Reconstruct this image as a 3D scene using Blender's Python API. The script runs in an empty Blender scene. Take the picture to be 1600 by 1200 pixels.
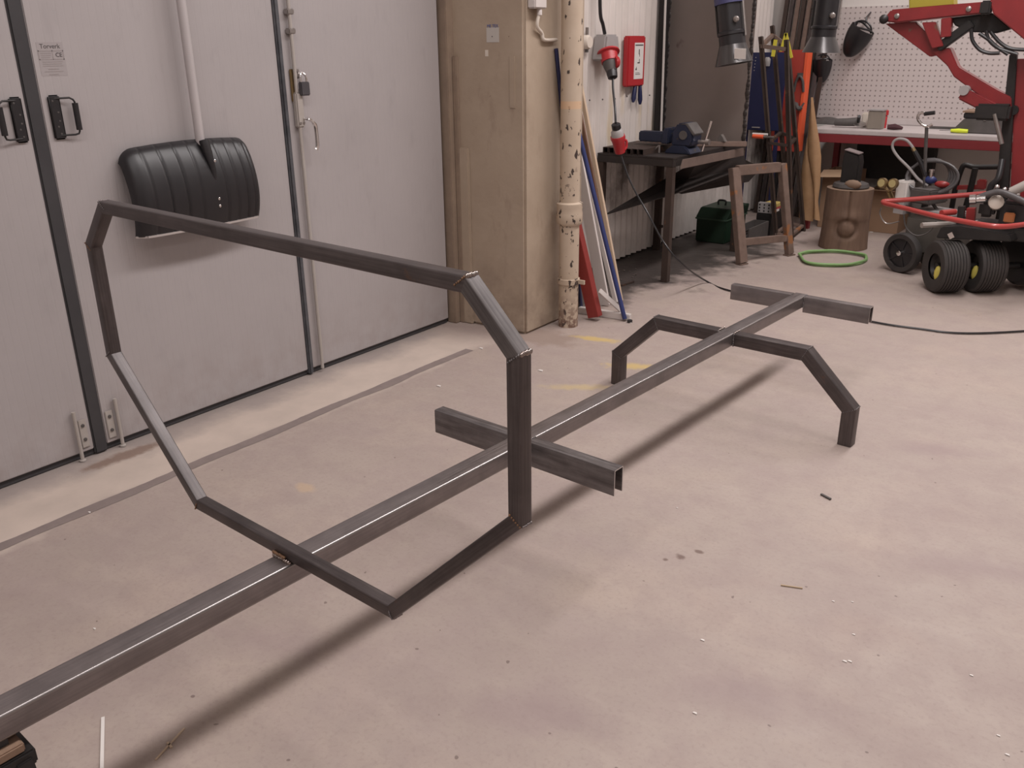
import bpy, bmesh, math, random
from mathutils import Vector, Matrix, noise
random.seed(7)
V = Vector
C = bpy.context.scene.collection
SC = bpy.context.scene

# ------------------------------------------------------------------ camera
F_PX, PITCH, ROLL, YAW = 1369.92, math.radians(21.1154), math.radians(-0.639), math.radians(36.7767)
CAM = V((0, 0, 1.55))
_rz = Matrix.Rotation(YAW, 3, 'Z')
_fw = V((0, math.cos(PITCH), -math.sin(PITCH))); _up0 = V((0, math.sin(PITCH), math.cos(PITCH))); _rt0 = V((1, 0, 0))
_rt = _rt0 * math.cos(ROLL) + _up0 * math.sin(ROLL); _up = _up0 * math.cos(ROLL) - _rt0 * math.sin(ROLL)
RT, UP, FW = _rz @ _rt, _rz @ _up, _rz @ _fw
cam_d = bpy.data.cameras.new('camera'); cam = bpy.data.objects.new('camera', cam_d); C.objects.link(cam)
cam_d.sensor_width = 36; cam_d.lens = 36 * F_PX / 1600; cam_d.clip_start = .05
m = Matrix((RT, UP, -FW)).transposed().to_4x4(); m.translation = CAM; cam.matrix_world = m
SC.camera = cam

# ------------------------------------------------------------------ light
SC.view_settings.view_transform = 'Standard'; SC.view_settings.look = 'None'
SC.view_settings.gamma = 1; SC.view_settings.use_curve_mapping = False
SC.view_settings.exposure = -0.12
w = bpy.data.worlds.new('world'); SC.world = w; w.use_nodes = True
w.node_tree.nodes['Background'].inputs[0].default_value = (.9, .85, .82, 1); w.node_tree.nodes['Background'].inputs[1].default_value = .05
def area(name, loc, sx, sy, power, col=(1, .945, .935)):
    l = bpy.data.lights.new(name, 'AREA'); l.shape = 'RECTANGLE'; l.size = sx; l.size_y = sy; l.energy = power; l.color = col
    o = bpy.data.objects.new(name, l); C.objects.link(o); o.location = loc; return o
for i, y in enumerate((-2.4, -.5, 1.4, 3.3, 5.2, 7.1)):
    area('fluorescent_tube', (-.75, y, 4.3), .5, 1.6, 84 if y > 3 else 38)
    area('fluorescent_tube', (2.3, y, 4.3), .5, 1.6, 10)

# ------------------------------------------------------------------ pixel -> point
def ray(x, y): return RT * (x - 800) - UP * (y - 600) + FW * F_PX
def pn(x, y, P, n): d = ray(x, y); return CAM + d * ((V(P) - CAM).dot(n) / d.dot(n))
def pz(x, y, z=0): return pn(x, y, (0, 0, z), V((0, 0, 1)))
def px(x, y, X): return pn(x, y, (X, 0, 0), V((1, 0, 0)))
def py(x, y, Y): return pn(x, y, (0, Y, 0), V((0, 1, 0)))

# ------------------------------------------------------------------ materials
def mat(name, col, rough=.6, metal=0, col2=None, scale=6, amt=.5, bump=0, bscale=60, spot=None, sscale=14, sthr=.62, spec=.5, coat=0, stretch=None):
    M = bpy.data.materials.new(name); M.use_nodes = True; nt = M.node_tree; N = nt.nodes; L = nt.links
    b = N['Principled BSDF']; b.inputs['Roughness'].default_value = rough; b.inputs['Metallic'].default_value = metal
    b.inputs['Specular IOR Level'].default_value = spec; b.inputs['Coat Weight'].default_value = coat
    b.inputs['Base Color'].default_value = (*col, 1)
    tc = N.new('ShaderNodeTexCoord'); src = tc.outputs['Object']
    if stretch:
        mp = N.new('ShaderNodeMapping'); mp.inputs['Scale'].default_value = stretch
        L.new(tc.outputs['UV'] if len(stretch) == 3 and stretch[2] == 0 else src, mp.inputs[0]); src = mp.outputs[0]
    out = None
    if col2:
        n = N.new('ShaderNodeTexNoise'); n.inputs['Scale'].default_value = scale; n.inputs['Detail'].default_value = 6; n.inputs['Roughness'].default_value = .65
        L.new(src, n.inputs['Vector'])
        r = N.new('ShaderNodeMapRange'); r.inputs[1].default_value = .5 - .5 * (1 - amt) - .05; r.inputs[2].default_value = .5 + .5 * (1 - amt) + .05
        L.new(n.outputs['Fac'], r.inputs[0])
        mx = N.new('ShaderNodeMix'); mx.data_type = 'RGBA'; mx.inputs[6].default_value = (*col, 1); mx.inputs[7].default_value = (*col2, 1)
        L.new(r.outputs[0], mx.inputs[0]); out = mx.outputs[2]
    if spot:
        n = N.new('ShaderNodeTexNoise'); n.inputs['Scale'].default_value = sscale; n.inputs['Detail'].default_value = 4
        L.new(tc.outputs['Object'], n.inputs['Vector'])
        r = N.new('ShaderNodeMapRange'); r.inputs[1].default_value = sthr; r.inputs[2].default_value = sthr + .04
        L.new(n.outputs['Fac'], r.inputs[0])
        mx = N.new('ShaderNodeMix'); mx.data_type = 'RGBA'; mx.inputs[6].default_value = (*col, 1); mx.inputs[7].default_value = (*spot, 1)
        if out: L.new(out, mx.inputs[6])
        L.new(r.outputs[0], mx.inputs[0]); out = mx.outputs[2]
    if out: L.new(out, b.inputs['Base Color'])
    if bump:
        n = N.new('ShaderNodeTexNoise'); n.inputs['Scale'].default_value = bscale; n.inputs['Detail'].default_value = 3; L.new(src, n.inputs['Vector'])
        bp = N.new('ShaderNodeBump'); bp.inputs['Strength'].default_value = bump; bp.inputs['Distance'].default_value = .004
        L.new(n.outputs['Fac'], bp.inputs['Height']); L.new(bp.outputs[0], b.inputs['Normal'])
    return M
class NT:                                            # tiny node helper for the bigger materials
    def __init__(s, M): s.nt = M.node_tree; s.N = s.nt.nodes; s.L = s.nt.links
    def math(s, op, a, b=None, c=None, clamp=False):
        n = s.N.new('ShaderNodeMath'); n.operation = op; n.use_clamp = clamp
        for i, v in enumerate((a, b, c)):
            if v is None: continue
            if isinstance(v, (int, float)): n.inputs[i].default_value = v
            else: s.L.new(v, n.inputs[i])
        return n.outputs[0]
    def noise(s, vec, scale, detail=4, rough=.6):
        n = s.N.new('ShaderNodeTexNoise'); n.inputs['Scale'].default_value = scale; n.inputs['Detail'].default_value = detail; n.inputs['Roughness'].default_value = rough
        s.L.new(vec, n.inputs['Vector']); return n.outputs['Fac']
    def rng(s, v, a, b, c=0, d=1):
        n = s.N.new('ShaderNodeMapRange'); n.inputs[1].default_value = a; n.inputs[2].default_value = b; n.inputs[3].default_value = c; n.inputs[4].default_value = d
        s.L.new(v, n.inputs[0]); return n.outputs[0]
    def mix(s, f, a, b):
        n = s.N.new('ShaderNodeMix'); n.data_type = 'RGBA'
        if isinstance(f, (int, float)): n.inputs[0].default_value = f
        else: s.L.new(f, n.inputs[0])
        for i, v in ((6, a), (7, b)):
            if isinstance(v, tuple): n.inputs[i].default_value = (*v, 1)
            else: s.L.new(v, n.inputs[i])
        return n.outputs[2]
    def mapping(s, vec, scale=(1, 1, 1), loc=(0, 0, 0)):
        n = s.N.new('ShaderNodeMapping'); n.inputs['Scale'].default_value = scale; n.inputs['Location'].default_value = loc; s.L.new(vec, n.inputs[0]); return n.outputs[0]

def floor_material():
    M = mat('floor_concrete', (.4, .3, .27), .62); t = NT(M); b = t.N['Principled BSDF']
    g = t.N.new('ShaderNodeNewGeometry').outputs['Position']
    n1 = t.noise(g, .9, 5); n2 = t.noise(t.mapping(g, (1, 1, 1), (5, 3, 0)), 3.2, 6, .68); n3 = t.noise(g, 22, 4, .7)
    base = t.mix(t.rng(n1, .35, .65), (.348, .284, .252), (.386, .318, .28))
    base = t.mix(t.rng(n2, .42, .66, 0, .55), base, (.325, .255, .24))
    base = t.mix(t.rng(t.noise(t.mapping(g, (1, 1, 1), (9, 1, 0)), 2.1, 5), .5, .72, 0, .5), base, (.43, .345, .29))
    base = t.mix(t.rng(n3, .55, .75, 0, .35), base, (.3, .235, .215))
    base = t.mix(t.rng(t.noise(t.mapping(g, (2.2, 7, 1), (2, 0, 0)), 1.6, 5), .55, .78, 0, .3), base, (.44, .368, .325))
    base = t.mix(t.rng(t.noise(g, 8.5, 6, .72), .46, .72, 0, .5), base, (.3, .232, .215))
    base = t.mix(t.rng(t.noise(g, 75, 3, .6), .52, .75, 0, .45), base, (.27, .21, .19))
    base = t.mix(t.rng(t.noise(g, 38, 1, .3), .795, .815, 0, .7), base, (.13, .09, .08))
    sep = t.N.new('ShaderNodeSeparateXYZ'); t.L.new(g, sep.inputs[0]); X, Y = sep.outputs[0], sep.outputs[1]
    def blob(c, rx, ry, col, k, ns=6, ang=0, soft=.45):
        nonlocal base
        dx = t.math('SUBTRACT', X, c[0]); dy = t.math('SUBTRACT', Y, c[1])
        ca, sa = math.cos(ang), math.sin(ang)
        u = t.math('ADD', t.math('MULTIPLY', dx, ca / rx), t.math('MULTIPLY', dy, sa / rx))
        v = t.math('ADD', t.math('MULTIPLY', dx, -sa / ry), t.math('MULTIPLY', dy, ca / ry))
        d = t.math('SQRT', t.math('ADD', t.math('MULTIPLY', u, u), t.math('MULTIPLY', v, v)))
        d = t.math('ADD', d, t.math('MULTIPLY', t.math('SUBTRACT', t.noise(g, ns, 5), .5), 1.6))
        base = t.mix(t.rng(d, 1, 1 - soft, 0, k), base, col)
    # pale worn concrete towards the doors, dirt under the steel table, worn yellow paint, brown drips
    base = t.mix(t.math('MULTIPLY', t.rng(t.math('ADD', X, t.math('MULTIPLY', t.noise(g, 3), .25)), -2.72, -2.8), t.rng(Y, 3.75, 3.5)), base, t.mix(t.rng(t.noise(g, 5), .3, .7), (.54, .45, .39), (.46, .385, .335)))
    base = t.mix(t.math('MULTIPLY', t.rng(t.math('ADD', X, t.math('MULTIPLY', t.noise(g, 4, 5), .3)), -3.0, -3.12, 0, .75), t.rng(Y, 3.75, 3.5)), base, (.26, .222, .212))
    p = pz(195, 712); blob((p.x, p.y), .05, .22, (.2, .13, .1), .8, 14)
    p = pz(815, 530); blob((p.x + .05, p.y + .1), .3, .16, (.27, .2, .165), .7, 10)
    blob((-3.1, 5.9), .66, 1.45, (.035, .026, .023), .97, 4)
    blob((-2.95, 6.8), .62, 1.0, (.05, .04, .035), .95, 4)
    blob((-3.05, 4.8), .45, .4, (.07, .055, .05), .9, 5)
    p = pz(935, 530); blob((p.x, p.y), .17, .05, (.55, .40, .14), .8, 18, .2, .6)
    p = pz(985, 572); blob((p.x, p.y), .16, .06, (.55, .40, .14), .75, 18, .5, .6)
    p = pz(905, 605); blob((p.x, p.y), .22, .05, (.5, .385, .19), .6, 15, .6, .7)
    for q, r in (((1063, 870), .022), ((1092, 862), .018), ((1040, 874), .013)):
        p = pz(*q); blob((p.x, p.y), r, r * .8, (.12, .07, .055), .75, 30, 0, .5)
    p = pz(478, 762); blob((p.x, p.y), .06, .035, (.5, .36, .24), .6, 12)
    for q in ((1525, 885), (1450, 700), (840, 1110), (1180, 1090), (420, 1000)):
        p = pz(*q); blob((p.x, p.y), .25, .1, (.27, .2, .2), .45, 7, .4, .8)
    t.L.new(base, b.inputs['Base Color'])
    t.L.new(t.rng(n2, .3, .7, .5, .75), b.inputs['Roughness'])
    bp = t.N.new('ShaderNodeBump'); bp.inputs['Strength'].default_value = .12; bp.inputs['Distance'].default_value = .01
    t.L.new(n3, bp.inputs['Height']); t.L.new(bp.outputs[0], b.inputs['Normal'])
    return M

def door_material():
    M = mat('door_sheet', (.5, .5, .5), .45); t = NT(M); b = t.N['Principled BSDF']
    g = t.N.new('ShaderNodeNewGeometry').outputs['Position']
    sep = t.N.new('ShaderNodeSeparateXYZ'); t.L.new(g, sep.inputs[0])
    fr = t.math('FRACT', t.math('MULTIPLY', sep.outputs[1], 1 / .03))
    line = t.rng(t.math('ABSOLUTE', t.math('SUBTRACT', fr, .5)), .0, .16, 0, 1)
    base = t.mix(t.rng(t.noise(g, 1.7, 5), .35, .65), (.39, .357, .357), (.365, .335, .335))
    base = t.mix(t.rng(t.noise(t.mapping(g, (1, 2.5, 1)), 5, 5), .58, .75, 0, .4), base, (.315, .29, .29))
    base = t.mix(t.math('MULTIPLY', t.rng(sep.outputs[2], .35, .02), t.rng(t.noise(g, 9, 5), .4, .7, 0, .5)), base, (.27, .22, .2))
    t.L.new(base, b.inputs['Base Color'])
    bp = t.N.new('ShaderNodeBump'); bp.inputs['Strength'].default_value = .2; bp.inputs['Distance'].default_value = .002
    t.L.new(line, bp.inputs['Height']); t.L.new(bp.outputs[0], b.inputs['Normal'])
    return M

def steel_material(name, col, col2, rough=.42, rust=.66):
    M = mat(name, col, rough, .75); t = NT(M); b = t.N['Principled BSDF']
    tc = t.N.new('ShaderNodeTexCoord'); uv = t.mapping(tc.outputs['UV'], (1.5, 55, 1)); ob = tc.outputs['Object']
    s = t.noise(uv, 3, 5); n = t.noise(ob, 9, 5)
    base = t.mix(t.rng(s, .35, .65), col, col2)
    base = t.mix(t.rng(n, .4, .7, 0, .5), base, tuple(c * .6 for c in col))
    base = t.mix(t.rng(t.noise(ob, 13, 6, .7), rust, rust + .1, 0, .5), base, (.2, .105, .06))
    t.L.new(base, b.inputs['Base Color']); t.L.new(t.rng(s, .3, .7, rough - .08, rough + .12), b.inputs['Roughness'])
    return M

def pipe_material():
    M = mat('flaked_cream_paint', (.5, .4, .31), .5); t = NT(M); b = t.N['Principled BSDF']
    g = t.N.new('ShaderNodeNewGeometry').outputs['Position']
    sep = t.N.new('ShaderNodeSeparateXYZ'); t.L.new(g, sep.inputs[0])
    base = t.mix(t.rng(t.noise(g, 6, 4), .35, .65), (.50, .405, .315), (.45, .355, .27))
    sp = t.rng(t.noise(t.mapping(g, (1, 1, .55)), 34, 3, .5), .622, .64)
    base = t.mix(sp, base, (.05, .035, .03))
    big = t.math('MULTIPLY', t.rng(t.noise(g, 13, 4, .6), .62, .65), t.rng(sep.outputs[2], 1.0, .7))
    base = t.mix(big, base, (.045, .03, .027))
    low = t.math('MULTIPLY', t.rng(sep.outputs[2], .22, .02), t.rng(t.noise(g, 30, 4), .42, .52))
    base = t.mix(low, base, (.17, .1, .075))
    ban = t.math('MULTIPLY', t.rng(sep.outputs[2], 1.225, 1.23), t.rng(sep.outputs[2], 1.27, 1.265))
    base = t.mix(t.math('MULTIPLY', ban, .7), base, (.62, .40, .24))
    t.L.new(base, b.inputs['Base Color'])
    return M

def pillar_material():
    M = mat('painted_concrete', (.34, .26, .19), .7); t = NT(M); b = t.N['Principled BSDF']
    g = t.N.new('ShaderNodeNewGeometry').outputs['Position']
    sep = t.N.new('ShaderNodeSeparateXYZ'); t.L.new(g, sep.inputs[0])
    base = t.mix(t.rng(t.noise(g, 2.5, 5), .35, .65), (.405, .322, .245), (.35, .272, .203))
    base = t.mix(t.rng(t.noise(t.mapping(g, (1, 1, .4)), 6, 6, .7), .58, .78, 0, .55), base, (.2, .14, .105))
    base = t.mix(t.math('MULTIPLY', t.rng(sep.outputs[2], .55, .02), t.rng(t.noise(g, 7, 6), .45, .7, 0, .7)), base, (.16, .115, .09))
    base = t.mix(t.rng(t.noise(g, 45, 2), .76, .78, 0, .8), base, (.1, .06, .05))
    t.L.new(base, b.inputs['Base Color'])
    bp = t.N.new('ShaderNodeBump'); bp.inputs['Strength'].default_value = .3; bp.inputs['Distance'].default_value = .01
    t.L.new(t.noise(g, 12, 5), bp.inputs['Height']); t.L.new(bp.outputs[0], b.inputs['Normal'])
    return M

def cladding_material():
    M = mat('white_cladding', (.7, .66, .62), .4); t = NT(M); b = t.N['Principled BSDF']
    g = t.N.new('ShaderNodeNewGeometry').outputs['Position']
    sep = t.N.new('ShaderNodeSeparateXYZ'); t.L.new(g, sep.inputs[0])
    base = t.mix(t.rng(t.noise(g, 3, 4), .35, .65), (.66, .60, .565), (.60, .545, .51))
    y1 = t.math('MULTIPLY', t.rng(sep.outputs[2], .82, .92), t.rng(sep.outputs[2], 1.38, 1.2))
    st = t.rng(t.noise(t.mapping(g, (1, 1, .12)), 7, 5), .52, .64, 0, .55)
    base = t.mix(t.math('MULTIPLY', y1, st), base, (.5, .37, .17))
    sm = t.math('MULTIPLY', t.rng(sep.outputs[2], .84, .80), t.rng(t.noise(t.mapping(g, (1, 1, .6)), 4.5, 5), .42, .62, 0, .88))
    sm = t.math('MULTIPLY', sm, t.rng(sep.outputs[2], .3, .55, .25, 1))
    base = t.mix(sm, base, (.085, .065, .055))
    t.L.new(base, b.inputs['Base Color'])
    return M

def peg_material():
    M = mat('pegboard_paint', (.6, .55, .53), .45); t = NT(M); b = t.N['Principled BSDF']
    g = t.N.new('ShaderNodeNewGeometry').outputs['Position']
    sep = t.N.new('ShaderNodeSeparateXYZ'); t.L.new(g, sep.inputs[0])
    def cell(v): return t.math('SUBTRACT', t.math('FRACT', t.math('MULTIPLY', v, 1 / .043)), .5)
    a, c = cell(sep.outputs[0]), cell(sep.outputs[2])
    d = t.math('SQRT', t.math('ADD', t.math('MULTIPLY', a, a), t.math('MULTIPLY', c, c)))
    base = t.mix(t.rng(d, .19, .14), (.53, .465, .45), (.25, .21, .2))
    t.L.new(base, b.inputs['Base Color']); return M

STEEL = steel_material('raw_steel', (.21, .185, .185), (.265, .235, .23), .36, .7)
STEEL_D = steel_material('dark_mill_steel', (.085, .072, .072), (.14, .12, .118), .42)
STEEL_B = steel_material('brushed_steel', (.1, .09, .09), (.2, .182, .18), .5, .74)
STEEL_L = steel_material('ground_steel', (.12, .107, .107), (.25, .23, .23), .42, .74)
EDGE = mat('corner_highlight', (.33, .31, .305), .34, 1, (.24, .22, .215), 7)  # highlight along the beam corners, put into a brighter colour
SAWN = mat('sawn_steel', (.62, .6, .59), .3, .9)
WELD = mat('weld_bead', (.42, .38, .36), .22, 1, (.2, .15, .13), 60, .5)
RUSTWELD = mat('rusty_weld', (.28, .15, .08), .6, .3, (.12, .075, .05), 80, .4)
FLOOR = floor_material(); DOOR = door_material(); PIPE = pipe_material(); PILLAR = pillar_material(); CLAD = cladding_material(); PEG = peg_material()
WALLW = mat('white_wall', (.66, .62, .59), .7, 0, (.6, .56, .53), 2)
CEIL = mat('ceiling_paint', (.62, .6, .58), .8)
RUBBER = mat('seal_rubber', (.032, .03, .033), .65, 0, (.05, .047, .05), 4)
RUBBERW = mat('worn_seal_rubber', (.035, .036, .042), .55, 0, (.11, .11, .12), 12, .6)
BLACKP = mat('black_plastic', (.012, .011, .013), .38, 0, (.02, .018, .02), 8)
BLACKM = mat('black_metal', (.016, .014, .014), .5, .3, (.03, .027, .026), 14)
ZINC = mat('zinc_plated', (.42, .39, .38), .32, .8, (.3, .27, .25), 18)
GREYPAINT = mat('grey_painted_metal', (.42, .385, .36), .45, 0, (.36, .32, .29), 10)
CHROME = mat('chrome', (.75, .73, .72), .15, 1)
SHAFT = mat('pale_grey_shaft', (.47, .43, .43), .45, 0, (.42, .385, .385), 5)
LIP = mat('wear_lip', (.5, .45, .43), .4, .3)
BRASS = mat('brass', (.34, .25, .13), .42, .8, (.24, .165, .085), 20)
REDP = mat('red_paint', (.34, .028, .026), .42, 0, (.26, .022, .022), 6, .5, coat=.2)
REDM = mat('machine_red', (.27, .02, .022), .38, 0, (.17, .014, .017), 5, .5, spot=(.14, .06, .04), sscale=9, sthr=.68, coat=.3)
REDF = mat('faded_red_tube', (.45, .05, .045), .38, 0, (.34, .045, .04), 7, .5, coat=.2)
REDW = mat('red_wood', (.27, .036, .028), .6, 0, (.21, .026, .022), 9)
ORANGE = mat('signal_orange', (.8, .12, .045), .5)
ORRED = mat('cabinet_red', (.46, .062, .042), .5, 0, (.37, .048, .036), 4)
BLUE = mat('dark_blue_paint', (.012, .016, .06), .45, 0, (.018, .022, .085), 6)
BLUEV = mat('vise_blue', (.012, .018, .04), .45, .2, (.025, .03, .055), 14, .5, spot=(.05, .04, .035), sscale=20, sthr=.63)
BLUEROD = mat('blue_lacquer', (.03, .045, .17), .4, 0, (.02, .028, .1), 8)
YELL = mat('yellow', (.75, .66, .07), .5)
LIME = mat('lime_plastic', (.62, .72, .04), .4)
OLIVE = mat('olive_yellow', (.34, .28, .03), .5)
RUST = mat('rusty_steel', (.23, .16, .13), .65, .2, (.13, .088, .07), 11, .5, .3, 40, spot=(.3, .13, .055), sscale=7, sthr=.6)
RUSTD = mat('dark_rusty_steel', (.075, .05, .04), .6, .3, (.04, .028, .024), 10, .5, spot=(.16, .075, .04), sscale=8, sthr=.63)
PLATE = mat('steel_plate', (.21, .172, .155), .5, .2, (.165, .135, .12), 2.5, .4, spot=(.09, .06, .055), sscale=3, sthr=.63)
PLATED = mat('dark_steel_plate', (.05, .04, .037), .5, .35, (.03, .025, .024), 6, .5)
BOARD = mat('scale_brown_plate', (.17, .12, .1), .6, .1, (.11, .08, .068), 9, .5)
GREEN = mat('toolbox_green', (.009, .027, .014), .5, 0, (.014, .036, .02), 6)
GREENH = mat('green_hose', (.19, .35, .12), .45, 0, (.24, .4, .17), 20)
WOODB = mat('stump_bark', (.2, .125, .085), .8, 0, (.11, .065, .045), 7, .55, .6, 22, stretch=(3, 3, .5))
WOODE = mat('stump_end', (.26, .175, .12), .8, 0, (.2, .13, .09), 12)
PLANK = mat('plank_wood', (.26, .17, .115), .7, 0, (.2, .125, .085), 6, stretch=(2, 14, 14))
PINE = mat('pale_pine', (.55, .43, .32), .6, 0, (.46, .34, .24), 5)
WHITEL = mat('white_lacquer', (.62, .57, .54), .4, 0, (.55, .5, .48), 4)
BROWNW = mat('brown_strip', (.19, .1, .065), .55, 0, (.13, .07, .045), 8)
CARD = mat('cardboard', (.3, .185, .115), .8, 0, (.25, .155, .095), 5)
LEATHER = mat('tan_leather', (.4, .24, .125), .7, 0, (.28, .155, .075), 6, .6, .2, 20)
BENCH = mat('bench_top', (.55, .5, .49), .35, 0, (.48, .43, .42), 6)
BENCHR = mat('bench_red_edge', (.2, .022, .026), .5)
DRAB = mat('drab_grey', (.1, .09, .085), .6, 0, (.06, .052, .05), 15)
LGREY = mat('light_grey_plastic', (.36, .335, .33), .5, 0, (.3, .28, .275), 8)
CREAMP = mat('cream_plastic', (.62, .55, .48), .45)
CEERED = mat('socket_red', (.42, .026, .032), .38)
TYRE = mat('tyre_rubber', (.03, .026, .025), .7, 0, (.05, .043, .04), 9)
TANKG = mat('grey_green_tank', (.12, .108, .095), .5, 0, (.08, .072, .063), 5)
HOSEG = mat('grey_hose', (.06, .055, .057), .38, 0, (.1, .092, .092), 12)
PAPER = mat('paper_white', (.7, .66, .63), .6)
INK = mat('ink', (.06, .05, .05), .7)
INKG = mat('faded_ink', (.3, .265, .26), .6)
INKG2 = mat('pale_print', (.345, .312, .312), .6)
INKB = mat('blue_print', (.07, .11, .3), .6)
STICKER = mat('sticker', (.47, .435, .40), .5)
RUBY = mat('brake_red_knob', (.3, .03, .03), .4)
JOINT = mat('joint_filler', (.18, .143, .134), .7, 0, (.25, .2, .185), 10)
YELHUB = mat('yellow_hub', (.6, .5, .1), .45)

# ------------------------------------------------------------------ mesh helpers
LOC = {}
class MB:
    def __init__(s): s.v = []; s.f = []; s.uv = {}
    def add(s, vs, fs, uvs=None):
        k = len(s.v); s.v += [V(p) for p in vs]
        for i, f in enumerate(fs):
            if uvs: s.uv[len(s.f)] = uvs[i]
            s.f.append([k + j for j in f])
        return s
    def box(s, c, size, ax=None):
        ax = ax or (V((1, 0, 0)), V((0, 1, 0)), V((0, 0, 1))); c = V(c); h = [q / 2 for q in size]
        vs = [c + ax[0] * (a * h[0]) + ax[1] * (b * h[1]) + ax[2] * (d * h[2]) for d in (-1, 1) for b in (-1, 1) for a in (-1, 1)]
        return s.add(vs, [(0, 2, 3, 1), (4, 5, 7, 6), (0, 1, 5, 4), (2, 6, 7, 3), (0, 4, 6, 2), (1, 3, 7, 5)])
    def b2(s, lo, hi): return s.box([(a + b) / 2 for a, b in zip(lo, hi)], [abs(b - a) for a, b in zip(lo, hi)])
    def bar(s, p0, p1, w, h, up=(0, 0, 1)):            # rectangular bar between two points
        p0, p1 = V(p0), V(p1); d = (p1 - p0); L = d.length; d.normalize(); u = V(up)
        sd = d.cross(u)
        if sd.length < 1e-4: sd = d.cross(V((1, 0, 0)))
        sd.normalize(); u = sd.cross(d)
        return s.box((p0 + p1) / 2, (L, w, h), (d, sd, u))
    def tube(s, pts, r, n=8, caps=True, closed=False):
        pts = [V(p) for p in pts]; N = len(pts); rs = r if isinstance(r, (list, tuple)) else [r] * N
        T = []
        for i in range(N):
            a = pts[(i - 1) % N] if (i or closed) else pts[0]; b = pts[(i + 1) % N] if (i < N - 1 or closed) else pts[-1]
            t = (b - a); T.append(t.normalized() if t.length > 1e-9 else V((0, 0, 1)))
        u = T[0].cross(V((0, 0, 1)))
        if u.length < .05: u = T[0].cross(V((1, 0, 0)))
        u.normalize(); vs = []; acc = 0
        for i in range(N):
            u = u - T[i] * u.dot(T[i]); u.normalize(); v2 = T[i].cross(u)
            vs += [pts[i] + (u * math.cos(2 * math.pi * k / n) + v2 * math.sin(2 * math.pi * k / n)) * rs[i] for k in range(n)]
        fs = [(i % N * n + k, i % N * n + (k + 1) % n, (i + 1) % N * n + (k + 1) % n, (i + 1) % N * n + k) for i in range(N if closed else N - 1) for k in range(n)]
        if caps and not closed: fs += [tuple(range(n - 1, -1, -1)), tuple((N - 1) * n + k for k in range(n))]
        return s.add(vs, fs)
    def lathe(s, prof, c=(0, 0, 0), axis=(0, 0, 1), n=20, caps=True, closed=False):   # prof: (radius, height)
        a = V(axis).normalized(); u = a.cross(V((0, 0, 1)))
        if u.length < .05: u = a.cross(V((1, 0, 0)))
        u.normalize(); v2 = a.cross(u); c = V(c); vs = []
        for r, h in prof: vs += [c + a * h + (u * math.cos(2 * math.pi * k / n) + v2 * math.sin(2 * math.pi * k / n)) * r for k in range(n)]
        N = len(prof)
        fs = [(i * n + k, i * n + (k + 1) % n, (i + 1) % N * n + (k + 1) % n, (i + 1) % N * n + k) for i in range(N if closed else N - 1) for k in range(n)]
        if caps and not closed: fs += [tuple(range(n - 1, -1, -1)), tuple((N - 1) * n + k for k in range(n))]
        return s.add(vs, fs)
    def prism(s, poly, off):                           # planar polygon extruded by vector
        off = V(off); n = len(poly); vs = [V(p) for p in poly] + [V(p) + off for p in poly]
        return s.add(vs, [tuple(range(n - 1, -1, -1)), tuple(range(n, 2 * n))] + [(i, (i + 1) % n, n + (i + 1) % n, n + i) for i in range(n)])
    def ball(s, c, r, n=8, m=5, sc=(1, 1, 1)):
        c = V(c); vs = []; fs = []
        for i in range(1, m):
            t = math.pi * i / m
            vs += [c + V((sc[0] * math.sin(t) * math.cos(2 * math.pi * k / n), sc[1] * math.sin(t) * math.sin(2 * math.pi * k / n), sc[2] * math.cos(t))) * r for k in range(n)]
        q = len(vs); vs += [c + V((0, 0, sc[2] * r)), c - V((0, 0, sc[2] * r))]
        for i in range(m - 2): fs += [(i * n + k, (i + 1) * n + k, (i + 1) * n + (k + 1) % n, i * n + (k + 1) % n) for k in range(n)]
        fs += [(q, k, (k + 1) % n) for k in range(n)] + [(q + 1, (m - 2) * n + (k + 1) % n, (m - 2) * n + k) for k in range(n)]
        return s.add(vs, fs)
    def grid(s, fn, nu, nv, thick=None):               # surface; thick: vector function offset
        vs = [V(fn(i / nu, j / nv)) for j in range(nv + 1) for i in range(nu + 1)]; W = nu + 1
        fs = [(j * W + i, j * W + i + 1, (j + 1) * W + i + 1, (j + 1) * W + i) for j in range(nv) for i in range(nu)]
        if thick is not None:
            k = len(vs); vs2 = [p + V(thick) for p in vs]
            fs2 = [tuple(k + q for q in reversed(f)) for f in fs]
            rim = [i for i in range(W)] + [j * W + nu for j in range(1, nv + 1)] + [nv * W + i for i in range(nu - 1, -1, -1)] + [j * W for j in range(nv - 1, 0, -1)]
            fs = fs + fs2 + [(rim[i], rim[i - 1], k + rim[i - 1], k + rim[i]) for i in range(len(rim))]; vs += vs2
        return s.add(vs, fs)
    def build(s, name, material, parent=None, bev=0, smooth=40, seg=2, fix=True, origin=None):
        if parent is not None: o0 = LOC[parent]
        elif origin is not None: o0 = V(origin)
        else:
            xs = [p.x for p in s.v]; ys = [p.y for p in s.v]; o0 = V(((min(xs) + max(xs)) / 2, (min(ys) + max(ys)) / 2, min(p.z for p in s.v)))
        me = bpy.data.meshes.new(name); me.from_pydata([p - o0 for p in s.v], [], s.f); me.validate()
        if s.uv:
            ul = me.uv_layers.new(name='UVMap')
            for p in me.polygons:
                if p.index in s.uv:
                    for li, q in zip(p.loop_indices, s.uv[p.index]): ul.data[li].uv = q
        if fix or bev:
            bm = bmesh.new(); bm.from_mesh(me)
            if fix: bmesh.ops.recalc_face_normals(bm, faces=bm.faces)
            if bev: bmesh.ops.bevel(bm, geom=[e for e in bm.edges if e.is_manifold and e.calc_face_angle(0) > .5], offset=bev, segments=seg, affect='EDGES', clamp_overlap=True)
            bm.to_mesh(me); bm.free()
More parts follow.
